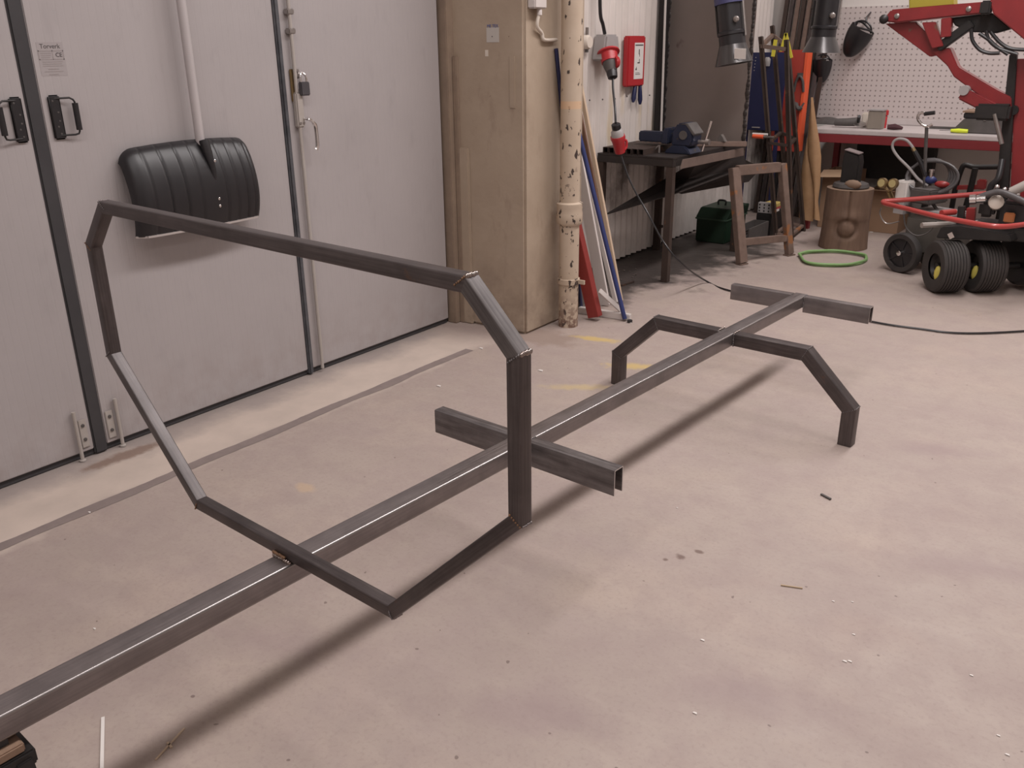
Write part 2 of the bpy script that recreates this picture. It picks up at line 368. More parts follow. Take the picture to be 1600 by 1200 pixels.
        me.materials.append(material)
        if smooth: me.shade_smooth(); me.set_sharp_from_angle(angle=math.radians(smooth))
        o = bpy.data.objects.new(name, me); C.objects.link(o)
        if parent is not None: o.parent = parent; LOC[o] = o0
        else: o.location = o0; LOC[o] = o0
        return o
def tag(o, label, cat, group=None):
    o['label'] = label; o['category'] = cat
    if group: o['group'] = group
    return o
def thing(name, label, cat, loc, group=None):
    o = bpy.data.objects.new(name, None); C.objects.link(o); o.location = V(loc); o.empty_display_size = .1; LOC[o] = V(loc)
    return tag(o, label, cat, group)
def struct(o, label=None):
    o['kind'] = 'structure'
    if label: o['label'] = label
    return o
def smooth_path(pts, k=6, closed=False):
    pts = [V(p) for p in pts]; n = len(pts); out = []
    g = (lambda i: pts[i % n]) if closed else (lambda i: pts[max(0, min(n - 1, i))])
    for i in range(n if closed else n - 1):
        a, b, c, d = g(i - 1), g(i), g(i + 1), g(i + 2)
        for j in range(k):
            t = j / k; out.append(.5 * ((2 * b) + (c - a) * t + (2 * a - 5 * b + 4 * c - d) * t * t + (3 * b - a - 3 * c + d) * t ** 3))
    if not closed: out.append(pts[-1])
    return out
def text(name, body, size, material, parent, pos, xdir, ydir):
    cu = bpy.data.curves.new(name, 'FONT'); cu.body = body; cu.size = size; cu.extrude = .0003; cu.align_x = 'CENTER'; cu.align_y = 'CENTER'
    tmp = bpy.data.objects.new('tmp', cu); C.objects.link(tmp); dg = bpy.context.evaluated_depsgraph_get()
    me = bpy.data.meshes.new_from_object(tmp.evaluated_get(dg)); bpy.data.objects.remove(tmp)
    xd, yd = V(xdir).normalized(), V(ydir).normalized(); zd = xd.cross(yd)
    M = Matrix((xd, yd, zd)).transposed().to_4x4(); M.translation = V(pos) - LOC[parent]; me.transform(M)
    me.materials.clear(); me.materials.append(material); me.name = name
    o = bpy.data.objects.new(name, me); C.objects.link(o); o.parent = parent; LOC[o] = LOC[parent]; return o
X1, Y1, Z1 = V((1, 0, 0)), V((0, 1, 0)), V((0, 0, 1))

# ================================================================== THE ROOM
XW, YB = -3.32, 8.55           # door wall plane, back wall plane
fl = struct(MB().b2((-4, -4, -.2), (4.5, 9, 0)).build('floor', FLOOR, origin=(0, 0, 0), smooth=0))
a0, a1 = pz(-60, 873), pz(735, 547)
mbj = MB(); nseg = 120; top = []; bot = []
for i in range(nseg + 1):
    y = .7 + (3.5 - .7) * i / nseg; wd = .027 + .012 * noise.noise(V((y * 4, 0, 0))) + .004 * noise.noise(V((y * 22, 4, 0))); xc = -2.905 + .008 * noise.noise(V((y * 3, 7, 0)))
    top.append((xc - wd, y, .0012)); bot.append((xc + wd, y, .0012))
mbj.add(top + bot, [(i, i + 1, nseg + 2 + i, nseg + 1 + i) for i in range(nseg)])
mbj.build('floor_joint', JOINT, fl, smooth=0)
struct(MB().b2((-4, -4, 4.6), (4.5, 9, 4.75)).build('ceiling', CEIL, smooth=0))
struct(MB().b2((4.3, -4, 0), (4.5, 9, 4.6)).build('wall_right', WALLW, smooth=0))
struct(MB().b2((-4, -4, 0), (4.3, -3.8, 4.6)).build('wall_front', WALLW, smooth=0))
wb = struct(MB().b2((-4, YB, 0), (4.3, YB + .2, 4.6)).build('wall_back', WALLW, smooth=0))
wl = MB().b2((-4, -3.8, 0), (XW - .1, YB, 4.6))
wl.b2((XW - .1, -3.8, 2.75), (XW, 3.85, 4.6)); wl.b2((XW - .1, -3.8, 0), (XW, -.3, 2.75))
wl = struct(wl.build('wall_left', WALLW, smooth=0))
# corrugated white sheets
def clad(y0, y1, dx):
    pts = []; pitch = .085; n = int((y1 - y0) / pitch * 10)
    prof = []
    for i in range(n + 1):
        y = y0 + (y1 - y0) * i / n; prof.append((XW + .012 + dx + .0135 * math.sin(2 * math.pi * y / pitch), y))
    mb = MB(); vs = [(x, y, .015) for x, y in prof] + [(x, y, 2.9) for x, y in prof]; k = len(prof)
    mb.add(vs, [(i, i + 1, k + i + 1, k + i) for i in range(k - 1)])
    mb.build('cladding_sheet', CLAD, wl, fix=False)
yy = 4.3
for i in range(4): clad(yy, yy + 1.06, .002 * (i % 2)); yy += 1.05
mb = MB()
for zz in (1.19,):
    for y in [5.15 + .085 * 2 * k for k in range(8)]: mb.ball((XW + .027, y, zz + .004 * (k_ if (k_ := len(mb.v) % 3) else 0)), .006, 6, 4)
mb.build('cladding_screw', DRAB, wl)

# ---- doors
def leaf(name, y0, y1, z0=.03):
    d = MB().b2((XW - .06, y0, z0), (XW, y1, 2.72)).build(name, DOOR, bev=.004)
    return struct(d)
d1 = leaf('door_1', -.3, 1.585); d2 = leaf('door_2', 1.64, 2.722); d3 = leaf('door_3', 2.752, 3.815)
for d, y0, y1 in ((d1, -.3, 1.585), (d2, 1.64, 2.722), (d3, 2.752, 3.815)):
    MB().b2((XW - .055, y0, .004), (XW - .012, y1, .032)).build('bottom_seal', RUBBER, d)
MB().b2((XW - .05, 1.585, .004), (XW + .004, 1.64, 2.72)).build('edge_seal', RUBBER, d2, bev=.006)
MB().b2((XW - .05, 2.722, .004), (XW + .012, 2.752, 2.72)).build('edge_seal', RUBBERW, d3, bev=.008)
def handle(door, yc, sgn):
    z0, z1 = 1.245, 1.40
    pl = MB(); pl.b2((XW, yc - .022, z0), (XW + .011, yc + .022, z1)); h = pl.build('handle', BLACKP, door, bev=.009, seg=3)
    ya = yc + sgn * .066; zz0, zz1 = z0 + .014, z1 - .012
    MB().tube([(XW + .008, yc, zz1), (XW + .022, yc + sgn * .05, zz1 + .001), (XW + .024, yc + sgn * .062, zz1 - .006), (XW + .025, ya, zz1 - .014), (XW + .025, ya, zz0 + .012), (XW + .024, yc + sgn * .062, zz0 + .003), (XW + .02, yc + sgn * .05, zz0), (XW + .008, yc, zz0)], .0035, 8).build('handle_bail', BLACKM, h)
    MB().tube([(XW + .025, ya, z1 - .03), (XW + .025, ya, z0 + .03)], .0105, 12).build('handle_grip', BLACKP, h)
    s = MB()
    for dy, z in ((-.008, z1 - .02), (.006, z1 - .06), (.006, z0 + .065), (-.002, z0 + .045), (.004, z0 + .02)): s.lathe([(.0035, 0), (.0035, .0015), (.001, .002)], (XW + .0105, yc + dy, z), X1, 8)
    s.build('handle_screw', DRAB, h)
handle(d2, 1.685, 1); handle(d1, 1.548, -1)
# maker's label on the second leaf
q0, q1 = px(55, 68, XW), px(92, 118, XW)
zt, zb = px(57, 66, XW).z, px(70, 119, XW).z; ly0, ly1 = 1.662, 1.757
lab = MB().b2((XW, ly0, zb), (XW + .0006, ly1, zt)).build('maker_label', INKG2, d2, smooth=0)
text('label_text', 'Torverk', .022, INK, lab, (XW + .0008, (ly0 + ly1) / 2, zt - .014), Y1, Z1)
mb = MB(); xw = XW + .0009; H = zt - zb
for (u0, u1, w0, w1) in ((0.02, .57, .24, .27), (.02, .05, .24, .52), (.54, .57, .24, .52), (.02, .57, .5, .52), (.6, .98, .24, .27), (.6, .98, .49, .52), (.95, .98, .24, .52),
                         (.1, .5, .31, .34), (.1, .48, .38, .40), (.1, .45, .44, .46), (.12, .9, .57, .59), (.12, .85, .63, .65), (.12, .9, .69, .71), (.3, .7, .78, .81), (.15, .85, .86, .88), (.3, .65, .94, .97)):
    mb.b2((xw, ly0 + u0 * (ly1 - ly0), zt - w1 * H), (xw + .0003, ly0 + u1 * (ly1 - ly0), zt - w0 * H))
mb.build('label_print', INKG, lab, smooth=0)
text('label_mark', 'CE', .02, INK, lab, (XW + .0012, ly0 + .79 * (ly1 - ly0), zt - .38 * H), Y1, Z1)
# floor bolts at the meeting edge
def floor_bolt(door, y, s):
    p = MB().b2((XW, y - .016, .05), (XW + .006, y + .016, .17)).build('bolt_plate', GREYPAINT, door, bev=.002)
    MB().lathe([(.007, 0), (.007, .004), (.003, .005)], (XW + .006, y, .145), X1, 8).lathe([(.007, 0), (.007, .004), (.003, .005)], (XW + .006, y, .085), X1, 8).build('bolt_screw', DRAB, p)
    r = MB().tube([(XW + .014, y + s * .03, .004), (XW + .014, y + s * .03, .215)], .0075, 10).build('bolt_rod', GREYPAINT, door)
    MB().lathe([(.013, 0), (.013, .006), (.009, .008)], (XW + .014, y + s * .03, .002), Z1, 12).build('bolt_socket', GREYPAINT, r)
floor_bolt(d2, 1.668, 1); floor_bolt(d1, 1.553, -1)
# espagnolette on the third leaf
yr = 2.80
MB().tube([(XW + .018, yr, .02), (XW + .018, yr, 1.22)], .0085, 10).build('bolt_rod', GREYPAINT, d3)
MB().tube([(XW + .018, yr, 1.36), (XW + .018, yr - .004, 2.6)], .0085, 10).build('bolt_rod', GREYPAINT, d3)
lk = MB().b2((XW, yr - .016, 1.205), (XW + .03, yr + .026, 1.36)).build('lock_case', GREYPAINT, d3, bev=.006)
MB().lathe([(.006, 0), (.006, .003)], (XW + .03, yr - .004, 1.225), X1, 8).lathe([(.006, 0), (.006, .003)], (XW + .03, yr + .016, 1.225), X1, 8).build('case_screw', ZINC, lk)
MB().tube(smooth_path([(XW + .03, yr + .02, 1.245), (XW + .055, yr + .03, 1.24), (XW + .062, yr + .045, 1.225), (XW + .062, yr + .056, 1.2), (XW + .06, yr + .058, 1.12), (XW + .055, yr + .052, 1.105)], 4), [.007] * 8 + [.009] * 13, 8).build('lever_handle', CHROME, lk)
for zz in (1.62, 1.70): MB().b2((XW, yr - .02, zz - .012), (XW + .03, yr + .02, zz + .012)).build('rod_guide', ZINC, d3, bev=.004)
hs = MB().b2((XW, yr - .004, 1.425), (XW + .008, yr + .036, 1.46)).build('hasp', ZINC, d3, bev=.003)
MB().b2((XW + .004, yr - .022, 1.32), (XW + .009, yr + .006, 1.46)).build('hasp_strap', BRASS, d3, bev=.002)
MB().tube([(XW + .012 + .012 * math.cos(a), yr + .018, 1.435 + .014 * math.sin(a)) for a in [k * math.pi / 6 for k in range(13)]], .004, 6).build('staple', ZINC, hs)
# padlock
pd = thing('padlock', 'small dark grey padlock hanging on the hasp of the right-hand door leaf', 'padlock', (XW + .04, yr + .03, 1.345))
MB().b2((XW + .024, yr + .006, 1.345), (XW + .046, yr + .058, 1.405)).build('lock_body', mat('padlock_body', (.07, .065, .075), .45, .4, (.1, .095, .1), 20), pd, bev=.004)
MB().tube(smooth_path([(XW + .035, yr + .016, 1.40), (XW + .033, yr + .016, 1.428), (XW + .028, yr + .03, 1.444), (XW + .033, yr + .048, 1.428), (XW + .035, yr + .048, 1.40)], 5), .0042, 8).build('shackle', CHROME, pd)

# ---- jamb and pillar
struct(MB().b2((XW - .02, 3.83, 0), (XW + .045, 3.9, 4.6)).b2((XW + .045, 3.868, 0), (XW + .075, 3.9, 1.5)).build('trim_1', mat('jamb', (.3, .225, .165), .65, 0, (.2, .145, .11), 9, .5), bev=.004))
PXR, PY0, PY1 = -2.805, 3.89, 4.47
pil = MB().b2((XW, PY0, 0), (PXR, PY1, 4.6)).build('wall_pillar', PILLAR, bev=.014, seg=3)
struct(pil, 'beige painted concrete pillar beside the grey doors')
MB().b2((XW + .01, PY0 - .016, 0), (XW + .135, PY0 + .004, 1.02)).build('ledge', PILLAR, pil, bev=.006)
MB().b2((-2.9, PY0 - .004, 1.24), (-2.865, PY0 + .002, 1.5)).build('patch', PILLAR, pil, bev=.002)
# notice on the pillar
qa, qb = py(760, 43, PY0), py(780, 66, PY0)
st = MB().b2((qa.x, PY0 - .001, qb.z), (qb.x, PY0 - .0002, qa.z)).build('notice', STICKER, smooth=0)
tag(st, 'small white paper notice with blue heading stuck on the beige pillar', 'notice')
text('notice_heading', 'ME TEX', .022, INKB, st, ((qa.x + qb.x) / 2, PY0 - .0014, qa.z + .006), X1, Z1)
MB().b2((qa.x + .035, PY0 - .0016, qb.z + .025), (qa.x + .04, PY0 - .001, qb.z + .031)).build('dot', INK, st, smooth=0)
qa, qb = py(758, 78, PY0), py(763, 88, PY0)
tag(MB().b2((qa.x, PY0 - .001, qb.z), (qb.x, PY0 - .0002, qa.z)).build('sticker', CREAMP, smooth=0), 'tiny cream sticker on the pillar below the paper notice', 'sticker')
# junction box and conduit on the pillar side
jb = thing('junction_box', 'white plastic junction box high on the pillar side', 'junction box', (PXR, 4.05, 1.72))
a = px(840, 13, PXR + .05); MB().b2((PXR, a.y - .02, a.z), (PXR + .05, a.y + .085, 1.95)).build('box_body', WHITEL, jb, bev=.006)
MB().lathe([(.014, 0), (.014, .02), (.011, .03)], (PXR + .03, a.y + .045, a.z - .03), Z1, 10).build('gland', WHITEL, jb)
c1, c2 = px(848, 55, PXR + .02), px(868, 62, PXR + .02)
MB().tube(smooth_path([(PXR + .03, a.y + .045, a.z - .02), (PXR + .022, a.y + .035, a.z - .08), (PXR + .015, c1.y, c1.z + .01), (PXR + .015, c1.y + .02, c2.z), (PXR + .012, c2.y + .02, c2.z)], 5), .009, 8).build('cable', CREAMP, jb)

# ---- cream drain pipe
pc = (PXR + .10, 4.18); R = .057
pipe = thing('drain_pipe', 'cream painted drain pipe with flaked paint standing beside the pillar', 'pipe', (*pc, 0))
MB().lathe([(R, 0), (R, .595), (R + .008, .60), (R + .018, .615), (R + .018, .66), (R + .014, .685), (R + .017, .70), (R + .017, .72), (R, .728), (R, 4.6)], (*pc, 0), n=28, caps=False).build('pipe_body', PIPE, pipe)
MB().lathe([(R, .255), (R + .008, .258), (R + .008, .287), (R, .29)], (*pc, 0), n=28, caps=False).build('pipe_band', PIPE, pipe)
MB().b2((pc[0] + .045, pc[1] + .0, .262), (pc[0] + .105, pc[1] + .012, .285)).build('band_ear', PIPE, pipe)

# ---- the back wall: pegboard, bench
peg = MB().b2((-3.05, YB - .016, .895), (1.2, YB - .004, 1.835)).build('pegboard', PEG, smooth=0)
tag(peg, 'white perforated pegboard panel on the back wall above the bench', 'pegboard')
bz = .86
bn_ = thing('workbench', 'long workbench with pale top and dark red front edge along the back wall', 'workbench', (-1, 8.1, 0))
MB().b2((-2.6, 7.76, bz - .035), (1.2, 8.52, bz)).build('bench_top', BENCH, bn_, bev=.004)
MB().b2((-2.6, 7.75, bz - .105), (1.2, 7.78, bz - .037)).build('front_rail', BENCHR, bn_, bev=.003)
MB().b2((-2.6, 8.46, bz + .0005), (1.2, YB - .018, bz + .05)).build('back_ledge', BENCH, bn_, bev=.004)
for x in (-2.55, -.6, 1.1):
    for y in (7.82, 8.45): MB().b2((x - .025, y - .025, 0), (x + .025, y + .025, bz - .036)).build('leg', BENCHR, bn_)

# ================================================================== THE WELDED FRAME
A = pz(1318, 697); TB = math.radians(3.4176)
BD = V((math.sin(TB), math.cos(TB), 0)); BN = V((math.cos(TB), -math.sin(TB), 0))
def fr(s, b, z): return A + BN * s + BD * b + Z1 * z
S0 = -.56
def rprof(t, D, r, k=3):                     # rounded rectangle (inward offset, depth)
    out = []
    for cx, cy, a0 in ((t - r, r, -90), (t - r, D - r, 0), (r, D - r, 90), (r, r, 180)):
        for i in range(k + 1):
            a = math.radians(a0 + 90 * i / k); out.append((cx + r * math.cos(a), cy + r * math.sin(a)))
    return out
def planar_bars(outer, closed, inward, prof, to3d, names, parent, material, hollow_ends=()):
    """mitred bars along a polyline in (s, z); each segment is one mesh; profile = (inward offset, depth)"""
    n = len(outer); P = [Vector(p) for p in outer]; segs = n if closed else n - 1
    def nrm(i):
        d = (P[(i + 1) % n] - P[i % n]).normalized(); return Vector((-d.y, d.x)) * inward
    def mit(i, prev_ok, next_ok):
        if prev_ok and next_ok:
            a, b = nrm((i - 1) % n), nrm(i % n); return (a + b) / (1 + a.dot(b))
        return nrm(i % n) if next_ok else nrm((i - 1) % n)
    objs = []
    for i in range(segs):
        m0 = mit(i, closed or i > 0, True); m1 = mit(i + 1, True, closed or i + 1 < n - 1)
        a, b = P[i], P[(i + 1) % n]; k = len(prof); L = (b - a).length; vs = []; 
        for e, mm in ((a, m0), (b, m1)):
            for o, d in prof: q = e + mm * o; vs.append(to3d(q.x, q.y, d))
        per = [0]
        for j in range(k): o0, o1 = prof[j], prof[(j + 1) % k]; per.append(per[-1] + math.hypot(o1[0] - o0[0], o1[1] - o0[1]))
        fs = [(j, (j + 1) % k, k + (j + 1) % k, k + j) for j in range(k)]
        uv = [((i * 3.1, per[j]), (i * 3.1, per[j + 1]), (i * 3.1 + L, per[j + 1]), (i * 3.1 + L, per[j])) for j in range(k)]
        fs += [tuple(range(k - 1, -1, -1)), tuple(range(k, 2 * k))]; uv += [[(0, 0)] * k, [(0, 0)] * k]
        mb = MB().add(vs, fs, uv); objs.append(mb.build(names, material[i] if isinstance(material, list) else material, parent, smooth=35))
    return objs
frame = thing('welded_frame', 'welded raw steel frame of a long beam, upright octagonal hoop and low arch', 'steel frame', fr(S0, 0, 0))
BW, ZT, ZB = .068, .380, .323
# long beam: profile in (s, z), swept along b
pr = rprof(BW, ZT - ZB, .007, 4)
k = len(pr); vs = []; b0, b1 = -3.6, .806
for b in (b0, b1): vs += [fr(S0 + BW / 2 - o, b, ZB + d) for o, d in pr]
per = [0]
for j in range(k): per.append(per[-1] + math.hypot(pr[(j + 1) % k][0] - pr[j][0], pr[(j + 1) % k][1] - pr[j][1]))
fs = [(j, (j + 1) % k, k + (j + 1) % k, k + j) for j in range(k)]
uv = [((b0, per[j]), (b0, per[j + 1]), (b1, per[j + 1]), (b1, per[j])) for j in range(k)]
MB().add(vs, fs + [tuple(range(k - 1, -1, -1)), tuple(range(k, 2 * k))], uv + [[(0, 0)] * k] * 2).build('main_beam', STEEL, frame, smooth=35)
bm_ = frame.children[0].data; bm_.materials.append(EDGE)  # second slot paints the highlight line on the rounded corners
for j in range(k):
    if j % 5 != 4: bm_.polygons[j].material_index = 1
# octagonal hoop standing on the beam
HB = -2.320
oct_ = [(S0 - .391, .383), (S0 + .391, .383), (S0 + .758, .747), (S0 + .758, 1.074), (S0 + .641, 1.189), (S0 - .641, 1.189), (S0 - .759, 1.068), (S0 - .759, .742)]
planar_bars(oct_, True, 1, rprof(.0315, .0325, .004, 3), lambda s, z, d: fr(s, HB + d, z), 'hoop_bar', frame, [STEEL_D, STEEL_D, STEEL_D, STEEL_B, STEEL_D, STEEL_D, STEEL_D, STEEL_B])
def weld(p, q, r, n, material=WELD, nm='weld'):
    mb = MB(); p, q = V(p), V(q)
    for i in range(n):
        c = p.lerp(q, (i + .5) / n) + V((random.uniform(-1, 1), random.uniform(-1, 1), random.uniform(-1, 1))) * r * .15
        mb.ball(c, r * random.uniform(.85, 1.15), 7, 5)
    return mb.build(nm, material, frame, smooth=60)
for i, (s, z) in enumerate(oct_):
    if i in (3, 4): weld(fr(s - .001, HB + .003, z - .001), fr(s - .001, HB + .03, z - .001), .005, 6)
    else: weld(fr(s * 1.0, HB + .003, z), fr(s, HB + .03, z), .0026, 6, STEEL)
    c = V((S0, .79)); d = (V((s, z)) - c); inn = V((s, z)) - V((.028 if abs(d.x) > .5 else .01, 0)) * (1 if d.x > 0 else -1) - V((0, .02 if d.y > 0 else -.02))
    weld(fr(s, HB - .0005, z), fr(inn.x, HB - .0005, inn.y), .0022, 6, STEEL_L if i % 2 else RUSTWELD)
weld(fr(S0 - .034, HB - .003, ZT + .003), fr(S0 + .028, HB - .003, ZT + .003), .006, 9, WELD)
weld(fr(S0 - .034, HB - .004, ZT + .013), fr(S0 + .012, HB - .003, ZT + .009), .0045, 8, RUSTWELD)
# inverted channel cross bars, butted against the beam sides
def channel(s0, s1, b0, b1, zb, material=STEEL_L):
    t = .0035; D = b1 - b0; hgt = ZT - zb
    prof = [(0, 0), (0, hgt - .004), (.0012, hgt - .0012), (.004, hgt), (D - .004, hgt), (D - .0012, hgt - .0012), (D, hgt - .004), (D, 0), (D - t, 0), (D - t, hgt - t), (t, hgt - t), (t, 0)]
    k = len(prof); vs = [fr(s, b0 + d, zb + z) for s in (s0, s1) for d, z in prof]
    fs = [(j, (j + 1) % k, k + (j + 1) % k, k + j) for j in range(k)]
    uv = [((s0, j * .02), (s0, j * .02 + .02), (s1, j * .02 + .02), (s1, j * .02)) for j in range(k)]
    for o in (0, k):
        fs += [(o, o + 1, o + 10, o + 11), (o + 1, o + 2, o + 3, o + 4, o + 5, o + 6, o + 9, o + 10), (o + 6, o + 7, o + 8, o + 9)]; uv += [[(0, 0)] * 4, [(0, 0)] * 8, [(0, 0)] * 4]
    o = MB().add(vs, fs, uv).build('cross_bar', material, frame, smooth=35)
    o.data.materials.append(SAWN)
    for j in range(k, len(fs)): o.data.polygons[j].material_index = 1
    return o
L_, R_ = S0 - BW / 2, S0 + BW / 2
channel(S0 - .378, L_, -1.412, -1.366, .296); channel(R_, S0 + .365, -1.412, -1.366, .296)
channel(S0 - .357, L_, .752, .798, .301, STEEL); channel(R_, S0 + .357, .752, .798, .301, STEEL)
for b in (-1.412, .752):
    weld(fr(R_ + .002, b - .001, ZB), fr(R_ + .002, b - .001, ZT), .004, 8, STEEL_L); weld(fr(L_ - .002, b - .001, ZB + .02), fr(L_ - .002, b - .001, ZT), .004, 6, STEEL_L)
    weld(fr(R_, b, ZT), fr(R_, b + .045, ZT), .003, 6, STEEL_L)
# low arch standing on the floor
AT, AD = .057, .055
for sg in (1, -1):
    half = .588
    outer = [(S0 + sg * half, .001), (S0 + sg * half, .168), (S0 + sg * .366, ZT), (S0 + sg * BW / 2, ZT)]
    planar_bars(outer, False, sg, rprof(AT, AD, .006, 3), lambda s, z, d: fr(s, d, z), 'arch_bar', frame, STEEL_D)
    for s, z in outer[1:3]:
        weld(fr(s, .004, z), fr(s, AD - .004, z), .003, 8, STEEL_L)
    for (s, z), (si, zi) in ((outer[1], (S0 + sg * (half - .056), .14)), (outer[2], (S0 + sg * .34, .326))): weld(fr(s, -.0005, z), fr(si, -.0005, zi), .0024, 8, STEEL_L)
    weld(fr(S0 + sg * (BW / 2 + .003), -.001, ZB), fr(S0 + sg * (BW / 2 + .003), -.001, ZT), .0045, 9, STEEL_L)
    weld(fr(S0 + sg * (BW / 2 + .002), .002, ZT + .001), fr(S0 + sg * (BW / 2 + .002), AD, ZT + .001), .0045, 8, WELD)

# trestle under the near end of the beam
tr = thing('trestle_stand', 'black steel trestle with wooden top plank under the near beam end', 'trestle', fr(S0, -3.3, 0))
MB().prism([fr(S0 - .05, -2.965, .286), fr(S0 + .045, -2.965, .286), fr(S0 + .062, -3.6, .286), fr(S0 - .05, -3.6, .286)], (0, 0, .02)).build('top_plank', PLANK, tr, bev=.003)
MB().prism([fr(S0 - .045, -2.95, .25), fr(S0 + .05, -2.95, .25), fr(S0 + .068, -3.6, .25), fr(S0 - .045, -3.6, .25)], (0, 0, .035)).build('top_rail', BLACKM, tr, bev=.004)
MB().prism([fr(S0 - .02, -2.985, .306), fr(S0 + .025, -2.985, .306), fr(S0 + .025, -3.6, .306), fr(S0 - .02, -3.6, .306)], (0, 0, .0165)).build('packing_strip', RUBBER, tr)
for b, db in ((-2.975, .03), (-3.5, -.05)):
    for sg in (-1, 1): MB().bar(fr(S0 + sg * .045, b, .27), fr(S0 + sg * .075, b + db * .4, .0), .022, .03, BD).build('leg', BLACKM, tr, bev=.002)
    MB().bar(fr(S0 - .085, b + .005, .14), fr(S0 + .085, b + .005, .14), .014, .014).build('brace', BLACKM, tr)

# ================================================================== SNOW PUSHER ON THE DOOR
y0, y1, z0, z1 = 1.885, 2.478, .845, 1.19
sp = thing('snow_pusher', 'wide black plastic snow pusher with pale grey shaft hung against the door', 'snow shovel', (XW + .08, 2.17, z0))
ribs = [.12, .24, .36, .47, .68, .77, .86, .93]
def blade(u, v):
    y = y0 + (y1 - y0) * u; e = min(u, 1 - u); crown = .03 * (1 - (2 * u - 1) ** 2)
    zt = z1 - .05 * (1 - math.sqrt(max(0, 1 - (1 - min(1, e / .09)) ** 2))) + crown * .5 - .012
    z = z0 + .01 + (zt - z0) * v
    d = .036 + .082 * math.sin(math.pi * min(1, (.16 + .84 * v)) ** .9) ** .7 if v < .999 else .03
    d = max(.02, d) * (.62 + .38 * math.sqrt(max(0, 1 - (1 - min(1, e / .08)) ** 2))) + crown * .5
    for r in ribs:
        q = abs(u - r)
        if q < .012: d -= .006 * (1 - q / .012)
    return (XW + d, y, z)
MB().grid(blade, 120, 28, (-.006, 0, 0)).build('blade', BLACKP, sp, smooth=60)
lip = MB()
for i in range(20):
    p, q = V(blade(i / 20, 0)), V(blade((i + 1) / 20, 0)); lip.bar(p - Z1 * .001, q - Z1 * .001, .009, .008)
lip.build('wear_edge', LIP, sp, smooth=0)
ys = 2.232
MB().tube([(XW + .06, ys, 1.17), (XW + .055, ys, 2.25)], .0185, 14).build('shaft', SHAFT, sp)
sk = MB(); sk.tube([(XW + .085, ys, 1.2), (XW + .1, ys + .001, 1.15), (XW + .117, ys + .004, 1.08), (XW + .118, ys + .004, .95)], [.02, .019, .012, .005], 12); sk.build('socket', BLACKP, sp)
for z in (1.12, .965, .935): MB().lathe([(.006, 0), (.006, .003), (.003, .005)], (XW + .132 - (.0 if z > 1 else .003), ys + .006, z), X1, 8).build('rivet', CHROME, sp)
hk = MB().tube([(XW + .001, ys, 2.31), (XW + .06, ys, 2.31), (XW + .075, ys, 2.325)], .006, 8).build('hook', BLACKM, sp)
gr = MB().tube([(XW + .055, ys - .09, 2.27), (XW + .055, ys + .09, 2.27)], .016, 10).build('grip', BLACKP, sp)

# ================================================================== LEANING STOCK BESIDE THE PIPE
def lean(name, foot, top, w, d, material, label, cat, up=(0, 1, 0), bev=.002, rnd=None):
    mb = MB()
    if rnd: mb.tube([foot, top], rnd, 12)
    else: mb.bar(foot, top, w, d, up)
    o = mb.build(name, material, bev=0 if rnd else bev); 
    return tag(o, label, cat)
def up_from(foot, a, b, L):              # line through the photo pixels a->b in a plane of constant y through the foot
    p = py(*a, foot.y); q = py(*b, foot.y); d = (q - p).normalized(); return p, p + d * L
f = pz(932, 501); p, q = up_from(f, (930, 498), (893, 335), 1.02)
lean('red_beam', p + Z1 * .012, q, .075, .05, REDW, 'dark red painted wooden beam leaning beside the drain pipe', 'beam')
f = pz(945, 478); p, q = up_from(f, (945, 478), (917.5, 330), 1.15)
lean('white_board', p + Z1 * .006, q, .075, .018, WHITEL, 'white moulded board leaning behind the red beam', 'board')
f = pz(962, 474); p, q = up_from(f, (962, 474), (941, 385), .8)
lean('white_trim_strip', p + Z1 * .006, q, .03, .016, WHITEL, 'narrow white trim strip leaning beside the blue rod', 'trim strip')
f = pz(976, 502); p, q = up_from(f, (976, 502), (911, 235), 1.2)
lean('blue_rod', p + Z1 * .014, q, .02, .02, BLUEROD, 'bright blue round rod leaning beside the drain pipe', 'rod', rnd=.0135)
p = px(869, 76, -2.792); q = px(878.5, 175, -2.792); d = (q - p).normalized()
lean('navy_rod', p - d * (p.z / d.z) + Z1 * .012, p, .02, .02, BLUE, 'dark navy rod standing behind the drain pipe against the pillar', 'rod', rnd=.011)
f = pz(970, 472); p, q = up_from(f, (970, 472), (911, 156), 1.42)
lean('pine_batten', p + Z1 * .008, q, .026, .022, PINE, 'pale pine batten leaning behind the blue rod', 'batten')
f = pz(961, 464); p, q = up_from(f, (961, 464), (906, 175), 1.28)
lean('brown_strip', p + Z1 * .008, q, .026, .018, BROWNW, 'thin brown wooden strip leaning behind the pine batten', 'wood strip')
a, b = pz(905, 484, .02), pz(985, 496, .02)
tag(MB().bar(a, b, .035, .04).build('trim_offcut', WHITEL, bev=.003), 'white trim offcut lying on the floor behind the red beam', 'offcut')
a, b = pz(934, 455, .19), pz(974, 492, .02)
tag(MB().bar(a + Y1 * .02, b + Y1 * .02, .03, .012, X1).build('white_bracket', WHITEL, bev=.002), 'white angled metal strip propped between red beam and blue rod', 'metal strip')
a = pz(984, 504); tag(MB().lathe([(.014, 0), (.016, .004), (.016, .016), (.006, .02)], a, Z1, 10).build('black_rubber_foot', BLACKP), 'small black rubber knob on the floor beside the blue rod foot', 'knob')

# ================================================================== CORRUGATED WALL FITTINGS
WX = XW + .028
